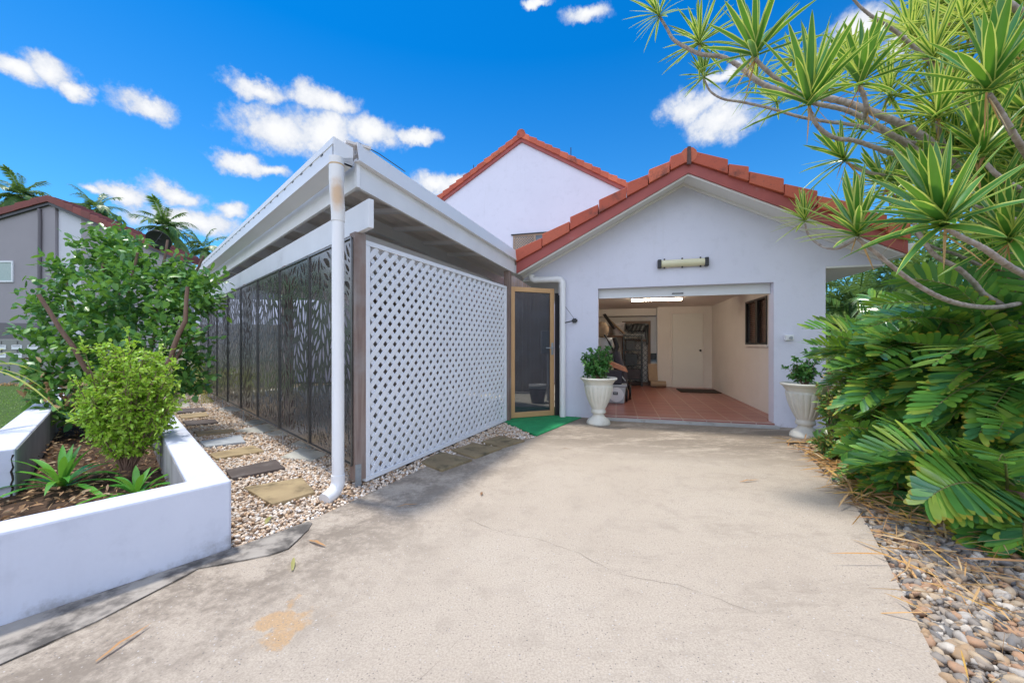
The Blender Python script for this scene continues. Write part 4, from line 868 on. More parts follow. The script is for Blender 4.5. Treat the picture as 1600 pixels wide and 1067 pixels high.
# old security door leaning on the back wall
sw = 5.05; s0, s1 = Q(972,sw), Q(1016.5,sw); sz1 = Zq(502,s0,sw)
OD = thing('security_door', P((s0+s1)/2,sw,FZ), 'brown framed security door with diamond mesh leaning on the garage back wall', 'security door')
b = MB()
def sb(q0, q1, z0, z1, o=0): b.gbox(q0,q1,sw-.03+o,sw+.01+o,z0,z1)
sb(s0,s0+.07,FZ,sz1); sb(s1-.08,s1,FZ,sz1); sb(s0+.07,s1-.08,sz1-.07,sz1); sb(s0+.07,s1-.08,FZ,FZ+.09); sb(s0+.07,s1-.08,1.28,1.34); b.build('frame', M['brownframe'], OD)
b = MB()
for k in range(-30,34):
    for sg in (-1,1):
        c = k*.14; pp_ = [(s0+.07+x, FZ+sg*x+c) for x in np.linspace(0,s1-s0-.15,20)]; pp_ = [p for p in pp_ if FZ+.09 < p[1] < sz1-.07]
        if len(pp_) > 1: b.bar(P(pp_[0][0],sw-.01,pp_[0][1]),P(pp_[-1][0],sw-.01,pp_[-1][1]),.02,.012)
b.build('diamond_mesh', M['dark'], OD)
# black jacket hung over the door, black cases in front
JK = MB(); v = []
nq, nz = 14, 8
for j in range(nz):
    for i in range(nq):
        f = i/(nq-1); g = j/(nz-1); drop = .12+.10*math.sin(f*3.1)+(.42 if f > .86 else 0); q = s0+.10+(s1-s0-.16)*f
        v.append(P(q, sw-.05-.02*math.sin(f*17+g*3), sz1-.10-g*drop-.02*math.sin(f*9)))
JK.add(v, [(j*nq+i,j*nq+i+1,(j+1)*nq+i+1,(j+1)*nq+i) for j in range(nz-1) for i in range(nq-1)], 0, True)
tag(JK.build('black_jacket', M['black'], solid=.025), 'black jacket draped over the top of the brown security door', 'jacket')
SR = thing('storage_rack', P(s0+.2,sw-.3,FZ), 'black rack with dark shelves in front of the brown security door', 'rack')
for q in (s0+.02, s0+.50):
    for w in (sw-.42, sw-.14): b = MB(); b.gbox(q,q+.035,w,w+.035,FZ,1.46); b.build('upright', M['black'], SR)
for z in (.22,.62,1.02,1.42):
    b = MB(); b.gbox(s0+.01,s0+.545,sw-.43,sw-.10,z,z+.03); b.build('shelf', M['black'], SR)
for (nm, q0_, q1_, z0_, z1_, mt_, lab_) in (('black_case', .08,.40,.652,.94,'black','black square case on the second shelf of the black rack'), ('black_crate', .06,.48,.252,.52,'clothgrey','dark crate on the lowest shelf of the black rack'), ('tool_case', .10,.34,1.052,1.30,'dark','dark tool case on the third shelf of the black rack')):
    CS = MB(); CS.gbox(s0+q0_,s0+q1_,sw-.39,sw-.15,z0_,z1_); CS.gbox(s0+(q0_+q1_)/2-.05,s0+(q0_+q1_)/2+.05,sw-.405,sw-.39,z1_-.06,z1_-.035); tag(CS.build(nm, M[mt_], bevel=.015), lab_, 'case')
HD = MB(); HD.gbox(s1-.36,Q(1027,IW)-.02,5.06,5.215,.78,.95) if False else HD.gbox(s1+.01,s1+.16,5.06,5.2,.78,.95); tag(HD.build('black_box', M['black'], bevel=.01), 'small black box fixed between the security door and the wall corner', 'box')
CR = MB(); c0 = P(Q(1023,4.55),4.55,FZ+.09); CR.tube([c0-Vector((*ax,0))*.10, c0+Vector((*ax,0))*.28], [.085,.08], 16); tag(CR.build('paper_roll', M['cardboard']), 'pale rolled paper lying on the floor against the garage back wall', 'roll')
CR = MB(); CR.bar(P(Q(1021,4.6),4.62,FZ+.17),P(Q(1021,4.6)-.02,4.68,FZ+.62),.24,.02,(0,1,0)); tag(CR.build('cardboard_sheet', M['cardboard']), 'torn cardboard sheet standing behind the paper roll in the garage', 'cardboard')
m0 = dq(1057,604); m1 = dq(1108,614.5)
DM = MB(); DM.gbox(Q(1062,4.0)-.05,Q(1062,4.0)+.85,3.55,4.25,FZ,FZ+.014); tag(DM.build('door_mat', M['mat_brown'], bevel=.004), 'dark brown coir mat on the garage tiles in front of the white inner door', 'mat')

# ------------------------------------------------------------------ leaf helpers
def norm(a): return a/np.maximum(np.linalg.norm(a, axis=-1, keepdims=True), 1e-9)
def leaves(pos, dirs, L, W, fold=.12, droop=.15, rows=(0,.35,.72,1.0), wid=(.05,.9,.8,.02), up=None):
    """folded leaf blades: pos (n,3), dirs (n,3) -> verts, tris"""
    n = len(pos); L = np.broadcast_to(L,(n,)); W = np.broadcast_to(W,(n,)); d = norm(dirs)
    if up is None: up = RNG.normal(size=(n,3))*.55+np.array([0,0,1.0])
    s = norm(np.cross(d, up)); u = np.cross(s, d); nr = len(rows); V = np.zeros((n,nr,3,3))
    for r, (t, w) in enumerate(zip(rows, wid)):
        c = pos+d*(L*t)[:,None]-np.array([0,0,1.])*(droop*L*t*t)[:,None]
        V[:,r,0] = c-s*(W*w*.5)[:,None]+u*(W*w*fold)[:,None]; V[:,r,1] = c; V[:,r,2] = c+s*(W*w*.5)[:,None]+u*(W*w*fold)[:,None]
    t = []
    for r in range(nr-1):
        a = r*3; c = a+3; t += [(a,a+1,c+1),(a,c+1,c),(a+1,a+2,c+2),(a+1,c+2,c+1)]
    T = np.array(t)[None]+(np.arange(n)*nr*3)[:,None,None]
    return V.reshape(-1,3), T.reshape(-1,3)
class Acc:
    def __init__(s): s.V = []; s.T = []; s.n = 0; s.mi = []
    def add(s, V, T, mi=0):
        s.V.append(V); s.T.append(T+s.n); s.n += len(V); s.mi.append(np.full(len(T), mi) if np.isscalar(mi) else mi)
    def build(s, name, mats, parent=None): return np_mesh(name, np.concatenate(s.V), np.concatenate(s.T), mats, parent, np.concatenate(s.mi))
def curve(p0, d0, L, n, droop=.3, wob=.0, rg=random):
    p = Vector(p0); d = Vector(d0).normalized(); out = [p.copy()]
    for i in range(n):
        d = (d+Vector((rg.uniform(-wob,wob),rg.uniform(-wob,wob),-droop/n+rg.uniform(-wob,wob)))).normalized(); p = p+d*(L/n); out.append(p.copy())
    return out
# ------------------------------------------------------------------ urns and their shrubs
def urn(c, lab, grp='white fluted urns either side of the garage opening'):
    t = thing('urn', c, lab, 'urn', grp)
    prof = [(.001,0),(.172,0),(.176,.02),(.170,.045),(.160,.058),(.158,.066),(.135,.085),(.095,.115),(.078,.145),(.080,.158),(.102,.165),(.110,.185),(.108,.205),(.100,.222),(.098,.232),(.108,.245),(.128,.29),(.158,.36),(.184,.43),(.202,.50),(.212,.56),(.214,.582),(.205,.592),(.213,.606),(.226,.630),(.240,.655),(.262,.668),(.274,.680),(.276,.695),(.266,.702),(.245,.700),(.236,.68),(.225,.64),(.001,.635)]
    def mod(j, a):
        z = prof[j][1]
        if 15 <= j <= 21:
            f = min(1, (j-14)/2)*(1 if j < 20 else (.8 if j == 20 else .45)); return 1+.055*f*(abs(math.cos(a*9))**.55-.75)
        return 1
    b = MB(); b.recalc = True; b.lathe(prof, c, 180, mod); b.build('bowl', M['urn'], t)
    b = MB(); b.lathe([(.001,.655),(.10,.66),(.232,.648)], c, 24); b.build('soil', M['soil'], t); return t
U1 = (1.306,5.80,0); U2 = (3.79,4.96,0)
urn(U1, 'white fluted urn left of the garage opening, in front of the grey tub'); urn(U2, 'white fluted urn right of the garage opening, half hidden by the cycads')
def bush(name, base, z0, blobs, nleaf, L, W, mats, lab, cat, grp=None, stems=14, leafmat_='leaf_pot', barkm='bark', spread=.55, stemr=.006, twigs=None):
    t = thing(name, (base[0],base[1],z0), lab, cat, grp); b = MB(); A = Acc(); per = nleaf//stems; tips = []
    for k in range(stems):
        bl = blobs[k%len(blobs)]; c = Vector(bl[0]); r = bl[1]
        while True:
            o = Vector((random.uniform(-1,1),random.uniform(-1,1),random.uniform(-1,1)))
            if .45 < o.length < 1: break
        tip = c+Vector((o.x*r[0],o.y*r[1],o.z*r[2])); p0 = Vector((base[0],base[1],z0))+Vector((random.uniform(-1,1),random.uniform(-1,1),0))*stemr*3
        mid = p0.lerp(tip,.5)+Vector((random.uniform(-.1,.1),random.uniform(-.1,.1),random.uniform(0,.12)))*r[0]
        ps = [p0, p0.lerp(mid,.5), mid, mid.lerp(tip,.5)+Vector((0,0,.03*r[2])), tip]; b.tube(ps, [stemr, stemr*.85, stemr*.65, stemr*.45, stemr*.2], 6)
        # side twigs with leaves
        q = max(3, per//9)
        for j in range(q):
            f = random.uniform(.35,1.0); i = min(3,int(f*4)); pp = ps[i].lerp(ps[i+1], f*4-i); dv = Vector((random.gauss(0,1),random.gauss(0,1),random.gauss(.25,.8))).normalized(); Lt = r[0]*random.uniform(.15,.5)
            tw = curve(pp, dv, Lt, 4, -.2, .12); b.tube(tw, [stemr*.3,stemr*.28,stemr*.22,stemr*.16,stemr*.1], 4, cap=False); m = 9
            fs = np.linspace(.15,1,m); pos = np.array([tw[min(3,int(x*4))].lerp(tw[min(3,int(x*4))+1], x*4-min(3,int(x*4)))[:] for x in fs])
            dd = np.array(dv[:])[None]*.7+RNG.normal(size=(m,3))*.75+np.array([0,0,.25]); A.add(*leaves(pos, dd, L*RNG.uniform(.7,1.25,m), W*RNG.uniform(.7,1.2,m)))
    b.build('stems', M[barkm], t); A.build('foliage', M[leafmat_], t); return t
bush('potted_shrub', (U1[0],U1[1]), .65, [((U1[0],U1[1],1.0),(.20,.20,.20)),((U1[0]-.02,U1[1],.84),(.25,.22,.15)),((U1[0]+.07,U1[1],1.03),(.14,.15,.17)),((U1[0]-.14,U1[1],.97),(.14,.14,.17))], 4200, .045, .026, None, 'small leaved green shrub growing in the left urn', 'shrub', 'shrubs in the urns', 30)
bush('potted_shrub', (U2[0],U2[1]), .65, [((U2[0],U2[1],.95),(.22,.2,.2)),((U2[0]-.15,U2[1],.98),(.14,.14,.12)),((U2[0]-.02,U2[1],.82),(.2,.2,.15))], 1100, .05, .028, None, 'thin dark green shrub in the right urn beside the cycads', 'shrub', 'shrubs in the urns', 22)

# ------------------------------------------------------------------ planter and planting on the left
PLN = thing('planter', (-2.6,3.2,0), 'white rendered masonry planter in the left foreground with a cracked rear arm', 'planter')
A0 = Vector((-1.648,2.257,0)); A1 = Vector((-2.172,1.629,0)); df = (A1-A0).normalized(); A2 = A0+df*2.6; dr_ = Vector((-.72,.694,0)).normalized()
nfi = Vector((-df.y,df.x,0)); nfi = nfi if nfi.dot(dr_) > 0 else -nfi     # inward normals
nri = Vector((-dr_.y,dr_.x,0)); nri = nri if nri.dot(df) > 0 else -nri
def wallseg(mb, p0, p1, n0, n1, z0, z1, mi=0):
    mb.hexa([p0+Vector((0,0,z0)),p1+Vector((0,0,z0)),p1+n1+Vector((0,0,z0)),p0+n0+Vector((0,0,z0)),p0+Vector((0,0,z1)),p1+Vector((0,0,z1)),p1+n1+Vector((0,0,z1)),p0+n0+Vector((0,0,z1))], mi)
ti = .185; cr_ = (nfi*ti).copy()
# inner corner: intersection of the two inner faces
kx = Matrix(((df.x,-dr_.x),(df.y,-dr_.y))); rhs = (nri*ti-nfi*ti); ab = kx.inverted() @ Vector((rhs.x,rhs.y)); IC = A0+nfi*ti+df*ab[0]
b = MB(); RE = A0+dr_*4.2
# L shaped front and right arms as one piece
Lp = [A2, A0, RE, RE+nri*ti, IC, A2+nfi*ti]; b.prism([(p.x,p.y) for p in Lp], -.03, .402); b.build('wall', M['render_planter'], PLN, bevel=.013)
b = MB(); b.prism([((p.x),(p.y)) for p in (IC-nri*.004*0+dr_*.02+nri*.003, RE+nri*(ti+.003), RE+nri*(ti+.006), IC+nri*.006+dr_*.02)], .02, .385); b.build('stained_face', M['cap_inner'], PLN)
W0 = Vector((-3.57,2.76,0)); nl = Vector((-dr_.y,dr_.x,0)); nl = nl if nl.x < 0 else -nl; W1 = W0+dr_*6.2
b = MB(); wallseg(b, W0, W1, nl*.21-dr_*.0, nl*.21, -.03, .452); b.build('rear_wall', M['render_planter'], PLN, bevel=.01)
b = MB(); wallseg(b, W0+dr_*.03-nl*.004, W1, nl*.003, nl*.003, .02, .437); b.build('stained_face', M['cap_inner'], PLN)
b = MB()     # broken joint at the end of the rear arm
b.tube([W0+nl*(.012+.006*math.sin(k*2.3)+.004*random.random())-dr_*.0005+Vector((0,0,.02+k*.03)) for k in range(14)], [.003+.004*random.random() for k in range(14)], 5); b.build('crack', M['crack'], PLN)
# soil surface with some relief
sv = []; ns_ = 34; e0_, e1_, e2_, e3_ = IC-nri*.01-nfi*.01, RE+nri*ti, W1, Vector((-3.6,1.3,0)); sf = []
for j in range(ns_):
    for i in range(ns_):
        f, g = i/(ns_-1), j/(ns_-1); p = (e0_.lerp(e3_,f)).lerp(e1_.lerp(e2_,f), g); z = .10+.05*mnoise.noise(p*3.1)+.02*mnoise.noise(p*11)
        sv.append((p.x,p.y,z))
b = MB(); b.add(sv, [(j*ns_+i,j*ns_+i+1,(j+1)*ns_+i+1,(j+1)*ns_+i) for j in range(ns_-1) for i in range(ns_-1)], 0, True); b.build('soil', M['soil'], PLN)
soilpoly = [(p.x,p.y) for p in (IC, RE+nri*ti, W1, W0, Vector((-3.6,1.3,0)))]
lx = sample(soilpoly, 330); lx = lx[lx[:,1] < 5.6]; n = len(lx)
A = Acc(); pos = np.column_stack([lx, RNG.uniform(.11,.17,n)]); dd = RNG.normal(size=(n,3))*np.array([1,1,.22]); A.add(*leaves(pos, dd, RNG.uniform(.02,.07,n), RNG.uniform(.008,.026,n), .2, .1))
tag(A.build('leaf_litter', M['litter']), kind='stuff')
# clipped lime green bush
BB = (-3.23,3.22)
bush('lime_bush', BB, .10, [((-3.20,3.25,.86),(.38,.36,.34)),((-3.25,3.22,1.08),(.27,.26,.24)),((-2.96,3.18,.80),(.24,.26,.26)),((-3.42,3.22,.82),(.24,.26,.28)),((-3.2,3.2,.66),(.32,.28,.16)),((-3.1,3.2,.98),(.28,.25,.22))], 19000, .037, .020, None, 'bright lime green small leaved bush in the middle of the planter', 'bush', None, 84, 'leaf_lime', 'bark', stemr=.008)
b = MB(); b.tube([(BB[0],BB[1],.05),(BB[0]+.01,BB[1],.25),(BB[0]-.02,BB[1],.5)], [.035,.03,.022], 10); b.build('trunk', M['bark'], bpy.data.objects['lime_bush'])
# tall pruned shrub behind
TSX = (-4.85,5.35)
TS = thing('pruned_shrub', (*TSX,.1), 'tall glossy dark leaved shrub with sawn reddish limbs behind the lime bush', 'shrub')
b = MB(); A = Acc(); limbs = []
def Tp(u, v, Y): return P3(u, v, Y)
LIM = [ [(200,650,5.2),(150,598,4.6),(112,542,4.35),(60,460,4.2)], [(205,650,5.2),(238,600,4.7),(265,560,4.4),(290,500,4.35),(293,448,4.35)], [(200,640,5.4),(185,560,5.35),(165,455,5.3),(160,385,5.3)],
 [(205,640,5.4),(210,540,5.3),(200,470,5.2),(215,395,5.1)], [(205,640,5.5),(240,540,5.6),(250,450,5.7),(262,375,5.7)], [(195,640,5.5),(150,540,5.6),(110,470,5.7),(100,420,5.7)], [(205,640,5.5),(190,520,5.8),(185,420,6.0),(186,365,6.0)],
 [(205,640,5.2),(250,590,5.0),(285,545,4.9),(310,520,4.9)], [(195,640,5.2),(130,590,5.0),(80,560,4.9),(50,560,4.9)], [(205,640,5.5),(270,520,5.8),(300,440,6.0),(318,400,6.0)] ]
for k, lm_ in enumerate(LIM):
    ps = [Tp(*q) for q in lm_]; pp_ = []
    for i in range(len(ps)-1):
        for f in (0,.33,.66): pp_.append(ps[i].lerp(ps[i+1],f)+Vector((random.uniform(-1,1),random.uniform(-1,1),random.uniform(-1,1)))*.012)
    pp_.append(ps[-1]); r0 = .034 if k < 2 else .028; m = len(pp_); b.tube(pp_, [r0*(1-.45*i/(m-1)) for i in range(m)], 9)
b.tube([(*TSX,.05), Tp(202,650,5.35), Tp(203,635,5.35)], [.08,.07,.06], 10)
b.build('trunk', M['bark'], TS)
lobes = [((170,400,5.4),.42),((120,430,5.4),.40),((205,405,5.3),.36),((250,462,5.3),.42),((190,460,4.95),.5),((110,480,5.2),.42),((290,470,5.2),.42),((160,510,4.85),.46),((240,520,4.9),.45),((75,520,5.0),.32),((115,555,4.8),.34),((305,440,5.7),.32),((190,375,5.6),.28),((290,530,4.9),.30),((170,560,4.8),.38),((248,425,5.6),.28),((90,590,4.7),.26),((318,450,5.3),.26),((285,425,5.7),.26),((65,480,5.1),.18),((60,575,4.7),.2),((130,640,4.6),.30),((300,590,5.1),.32),((250,600,5.0),.34),((70,625,4.5),.2),((190,610,5.0),.4),((310,560,5.1),.22)]
for (u,v,Y), r in lobes:
    c = np.array(Tp(u,v,Y)); n = int(330*(r/.4)**2)
    # leaves sit on twigs around each lobe
    nt_ = max(8,n//9); o = RNG.normal(size=(nt_,3)); o = norm(o)*(RNG.uniform(.25,1.05,nt_)**.6*r)[:,None]; o[:,2] *= .85
    for tpos in c+o:
        m = 9; dv = norm((tpos-c)+RNG.normal(size=3)*.12+np.array([0,0,.12])); L_ = .16; pos = tpos+dv*np.linspace(-L_,L_*.6,m)[:,None]+RNG.normal(size=(m,3))*.012; dd = dv[None]*.5+RNG.normal(size=(m,3))*.8+np.array([0,0,.1])
        A.add(*leaves(pos, dd, RNG.uniform(.07,.13,m), RNG.uniform(.042,.07,m), .10, .12, (0,.2,.5,.82,1.0), (.06,.7,1.0,.65,.03)))
A.build('foliage', M['leaf_shrub'], TS)
A = Acc(); n = 130      # withered brown foliage low on the left
cen = np.array([Tp(*q) for q in ((95,600,4.6),(60,610,4.55),(75,585,4.7),(130,615,4.6),(110,630,4.5))]); pos = cen[RNG.integers(0,5,n)]+RNG.normal(size=(n,3))*np.array([.10,.10,.09]); A.add(*leaves(pos, RNG.normal(size=(n,3)), RNG.uniform(.05,.11,n), RNG.uniform(.03,.05,n), .3, .2)); A.build('withered_leaves', M['litter'], TS)
# strap leaved plants
def strap_plant(c, n, L, W, lab, seed, mat='leaf_brom', name='strap_plant', el=(15,75), cat='plant', grp=None):
    rg = np.random.default_rng(seed); t = thing(name, c, lab, cat, grp); A = Acc(); rows = np.linspace(0,1,7); wid = np.array([.5,.75,.95,1.0,.85,.5,.02])
    az_ = np.linspace(0,2*math.pi*2.4,n)+rg.uniform(-.3,.3,n); el_ = np.radians(np.linspace(el[0],el[1],n)+rg.uniform(-6,6,n)); LL_ = L*rg.uniform(.75,1.1,n)*np.linspace(1.05,.7,n)
    for a, e, l in zip(az_, el_, LL_):
        d = np.array([[math.cos(a)*math.cos(e),math.sin(a)*math.cos(e),math.sin(e)]]); A.add(*leaves(np.array([c])+d*.02, d, l, W, .12, .5*math.cos(e)+.12, tuple(rows), tuple(wid), np.array([[0,0,1.]])))
    A.build('leaves', M[mat], t); return t
strap_plant((-3.40,2.90,.12), 24, .56, .046, 'rosette of broad green strap leaves at the front left corner of the planter soil', 3, grp='strap leaved plants in the planter')
strap_plant((-2.74,2.80,.10), 17, .42, .042, 'smaller strap leaved rosette half hidden by the front planter wall', 8, grp='strap leaved plants in the planter')
yp = P3(-34,575,3.3); strap_plant(tuple(yp), 14, .52, .028, 'yellow striped spiky plant reaching in at the left edge above the rear planter wall', 5, 'leaf_edge', 'spiky_plant', (-10,60))
b = MB(); b.tube([(yp.x,yp.y,.0),(yp.x-.02,yp.y,.5),tuple(yp)], [.03,.025,.022], 8); b.build('stem', M['bark_grey'], bpy.data.objects['spiky_plant'])
# ------------------------------------------------------------------ fronds
def frond(A, p0, d0, L, npair, ll, lw, droop=.5, side_up=.25, prof=None, rows=(0,.3,.7,1.0), wid=(.3,1.0,.8,.05), lang=55, ldroop=.1, fold=.05, rach=.008, tipmi=None, start=.18, rmi=0, jit=.1):
    pts = curve(p0, d0, L, 12, droop, .02); m = len(pts)
    mb = MB(); mb.tube(pts, [rach*(1-.7*i/(m-1)) for i in range(m)], 5, cap=False)
    A.add(np.array([tuple(x) for x in mb.v]), np.array([t for f in mb.f for t in ((f[0],f[1],f[2]),(f[0],f[2],f[3]))]), rmi)
    roll = random.uniform(-.75,.75)
    pos, dirs, ups, Ls, Ws = [], [], [], [], []
    for k in range(npair):
        f = start+(1-start)*k/max(1,npair-1); i = min(m-2,int(f*(m-1))); q = pts[i].lerp(pts[i+1], f*(m-1)-i); t = (pts[i+1]-pts[i]).normalized()
        s = t.cross(Vector((0,0,1))); s = s.normalized() if s.length > 1e-3 else Vector((1,0,0)); s = Matrix.Rotation(roll,3,t) @ s; u = s.cross(t).normalized()
        pr = (prof(f) if prof else (math.sin(math.pi*min(1,.12+.88*(1-abs(f-.5)*1.5)))*.6+.4)); a = R(lang)*(1-.55*max(0,f-.6)/.4)
        for sg in (-1,1):
            dv = t*math.cos(a)+s*sg*math.sin(a)+u*(side_up+random.uniform(-jit,jit)); dv += Vector((random.uniform(-jit,jit),random.uniform(-jit,jit),random.uniform(-jit,jit)))*.7
            pos.append(q[:]); dirs.append(dv[:]); ups.append((u+s*sg*-.3)[:]); Ls.append(ll*pr*random.uniform(.9,1.08)); Ws.append(lw*(.6+.4*pr))
    V, T = leaves(np.array(pos), np.array(dirs), np.array(Ls), np.array(Ws), fold, ldroop, rows, wid, np.array(ups))
    mi = np.zeros(len(T), int)
    if tipmi is not None:
        per = 4*(len(rows)-1); mi = mi.reshape(-1, per); mi[:, -4:] = tipmi; mi = mi.ravel()
    A.add(V, T, mi)
    return pts
# ------------------------------------------------------------------ cycads on the right
CROWS = (0,.10,.32,.62,.87,1.0); CWID = (.25,.60,.92,1.05,.80,.25)
def cycad(c, h0, n, Lr, az, el, lab, seed, ll=.17, lw=.052, dead=10):
    random.seed(seed); t = thing('cycad', c, lab, 'cycad', 'cardboard palms along the right side of the driveway'); A = Acc(); st = MB(); DA = Acc()
    for k in range(n):
        a = R(random.uniform(*az)); f = (k+.5)/n; e = R(el[0]+(el[1]-el[0])*f+random.uniform(-6,6)); L = random.uniform(*Lr)*(.85+.42*f)
        p = Vector(c)+Vector((math.sin(a)*.12*random.random(),math.cos(a)*.12*random.random(),h0*random.uniform(.4,1.0)))
        d = Vector((math.sin(a)*math.cos(e), math.cos(a)*math.cos(e), math.sin(e)))
        tp_ = curve(p, d, L, 12, .78+.65*math.sin(e))
        if any(q_.x-(.80 if q_.z < 1.0 else .735)*q_.y < .13 for q_ in tp_): continue
        frond(A, p, d, L, random.randint(17,22), ll*random.uniform(.85,1.15), lw*random.uniform(.9,1.15), .78+.65*math.sin(e), random.uniform(.12,.55), lambda f_: .55+.45*math.sin(math.pi*min(1,f_*.95+.05)), CROWS, CWID, 60, .09, .06, .009, 1 if random.random() < .35 else None, .24, 2, .08)
    for k in range(dead):
        a = R(random.uniform(*az)); d = Vector((math.sin(a),math.cos(a),random.uniform(-.2,.45))); p = Vector(c)+Vector((0,0,h0*random.uniform(.4,.9)))
        if math.sin(a) < 0 and c[0]-.80*c[1] < .9 and math.cos(a) > -.3: continue
        frond(DA, p, d, random.uniform(.8,1.1)*Lr[0], 11, .11, .022, 1.6, -.1, None, lang=50, ldroop=.5, fold=.25, rach=.008, start=.2, jit=.3)
    for k in range(5): 
        a = random.uniform(0,6.28); st.tube([Vector(c)+Vector((.1*math.cos(a),.1*math.sin(a),-.02)), Vector(c)+Vector((.13*math.cos(a),.13*math.sin(a),h0*.5)), Vector(c)+Vector((.1*math.cos(a),.1*math.sin(a),h0))], [.05,.055,.045], 8)
    st.build('stems', M['bark'], t); A.build('fronds', [M['leaf_cycad'], M['leaf_cycad_tip'], pmat('cycad_stalk', (.16,.20,.05), (.24,.20,.07), 8, .6)], t)
    if dead: DA.build('dead_fronds', M['straw'], t)
    return t
cycad((3.98,3.72,0), 1.0, 110, (.74,.98), (160,375), (-2,78), 'large cycad beside the right urn with broad rounded leaflets, tallest of the thicket', 21, .24, .040, 30)
cycad((3.42,3.22,0), .30, 60, (.55,.78), (140,350), (4,62), 'low cycad spilling onto the stones at the driveway edge, in front of the taller ones', 22, .22, .038, 22)
cycad((4.15,3.05,0), 1.2, 70, (.80,1.20), (150,380), (-25,75), 'cycad at the right edge of the photo under the pale branches', 23, .26, .044, 26)
cycad((3.38,2.58,0), .24, 26, (.55,.78), (140,390), (4,60), 'front cycad with glossy fanned fronds over the river stones at the right edge', 24, .27, .046, 16)
cycad((4.45,4.5,0), .6, 30, (.5,.75), (180,350), (5,70), 'small cycad tucked between the tall cycad and the right urn', 25, .20, .045, 6)
random.seed(40)
# ------------------------------------------------------------------ variegated dracaena
DT = thing('dracaena_tree', (4.55,3.35,0), 'branching variegated dracaena with spiky yellow edged leaf heads overhanging the garage roof', 'tree')
TA = MB()
BR = [ # branches as (u, v, Y) from tip towards the trunk, tip radius, root radius
 ([(1031,27,3.5),(1042,45,3.5),(1053,63,3.48),(1075,76,3.45),(1095,85,3.42),(1130,90,3.4),(1158,106,3.35),(1185,128,3.3),(1222,143,3.25),(1270,150,3.2),(1320,160,3.15),(1375,180,3.1),(1425,203,3.1),(1465,232,3.1),(1510,275,3.15),(1560,340,3.2),(1610,420,3.25)], .014, .040),
 ([(1093,72,3.45),(1094,84,3.42)], .012, .012),
 ([(1100,124,3.6),(1110,143,3.6),(1130,155,3.58),(1160,160,3.55),(1205,170,3.5),(1250,183,3.45),(1290,190,3.42),(1335,196,3.4),(1380,206,3.3),(1430,225,3.2)], .010, .02),
 ([(1180,92,2.9),(1195,108,2.92),(1215,125,2.95),(1245,150,3.0),(1275,162,3.05),(1320,172,3.05),(1360,190,3.05),(1400,215,3.05),(1440,240,3.1)], .016, .026),
 ([(1264,168,2.5),(1270,185,2.52),(1282,202,2.55),(1305,216,2.6),(1335,220,2.65),(1365,230,2.7),(1395,240,2.8),(1440,243,2.9),(1480,260,3.0)], .013, .022),
 ([(1344,136,2.6),(1351,155,2.62),(1354,172,2.65),(1350,185,2.8)], .016, .018),
 ([(1322,253,3.0),(1345,266,3.0),(1385,275,3.0),(1430,280,3.05),(1480,300,3.1)], .011, .02),
 ([(1258,350,2.8),(1264,368,2.78),(1285,385,2.7),(1310,388,2.6),(1335,375,2.55)], .008, .012),
 ([(1340,373,2.4),(1365,392,2.4),(1395,417,2.42),(1430,443,2.45),(1470,465,2.5),(1510,477,2.6),(1560,480,2.8),(1610,470,3.0)], .013, .022),
 ([(1425,340,2.9),(1440,372,2.9),(1462,400,2.9),(1495,418,2.92),(1520,440,2.95),(1540,462,3.0),(1580,480,3.05),(1620,480,3.1)], .016, .028),
 ([(1476,356,2.0),(1505,372,2.02),(1540,390,2.05),(1580,418,2.15),(1640,450,2.6)], .014, .022),
 ([(1512,318,2.6),(1545,330,2.6),(1590,345,2.65),(1660,370,2.8)], .014, .022),
 ([(1545,148,2.2),(1565,178,2.25),(1585,212,2.3),(1610,250,2.45),(1650,300,2.8)], .017, .024),
 ([(1464,190,2.7),(1470,215,2.75),(1480,240,2.85)], .015, .02),
 ([(1540,255,2.5),(1560,275,2.5),(1600,300,2.6)], .015, .02),
 ([(1534,250,2.55),(1542,232,2.6),(1548,200,2.9)], .012, .014),
 ([(1330,-5,2.9),(1345,12,2.9),(1365,28,2.9),(1385,40,2.92),(1410,58,2.95),(1450,95,3.0),(1500,150,3.1),(1550,230,3.2)], .010, .02),
 ([(1560,-5,2.3),(1600,22,2.35),(1680,70,2.6)], .02, .026),
 ([(1430,365,3.3),(1455,385,3.3),(1500,400,3.35),(1560,430,3.4)], .012, .02) ]
for pts, r0, r1 in BR:
    ps = [P3(*p) for p in pts]; sm = []
    for i in range(len(ps)-1):
        a_, b_, c_, d_ = ps[max(i-1,0)], ps[i], ps[i+1], ps[min(i+2,len(ps)-1)]
        for f in np.linspace(0,1,8,endpoint=False): sm.append(.5*((2*b_)+(c_-a_)*f+(2*a_-5*b_+4*c_-d_)*f*f+(3*b_-3*c_+d_-a_)*f**3))
    sm.append(ps[-1]); m = len(sm); TA.tube(sm, [.82*(r0+(r1-r0)*i/(m-1))*(1+.06*((i%2)*2-1)) for i in range(m)], 10)
TA.tube([(4.55,3.35,-.02),(4.50,3.34,.5),P3(1610,420,3.25),P3(1540,300,3.2)], [.12,.09,.06,.04], 12); TA.tube([(4.55,3.35,.4),P3(1640,470,3.1),P3(1650,380,2.9),P3(1650,300,2.8)], [.09,.06,.05,.04], 10)
TA.build('trunk', M['bark_grey'], DT)
HD = Acc()
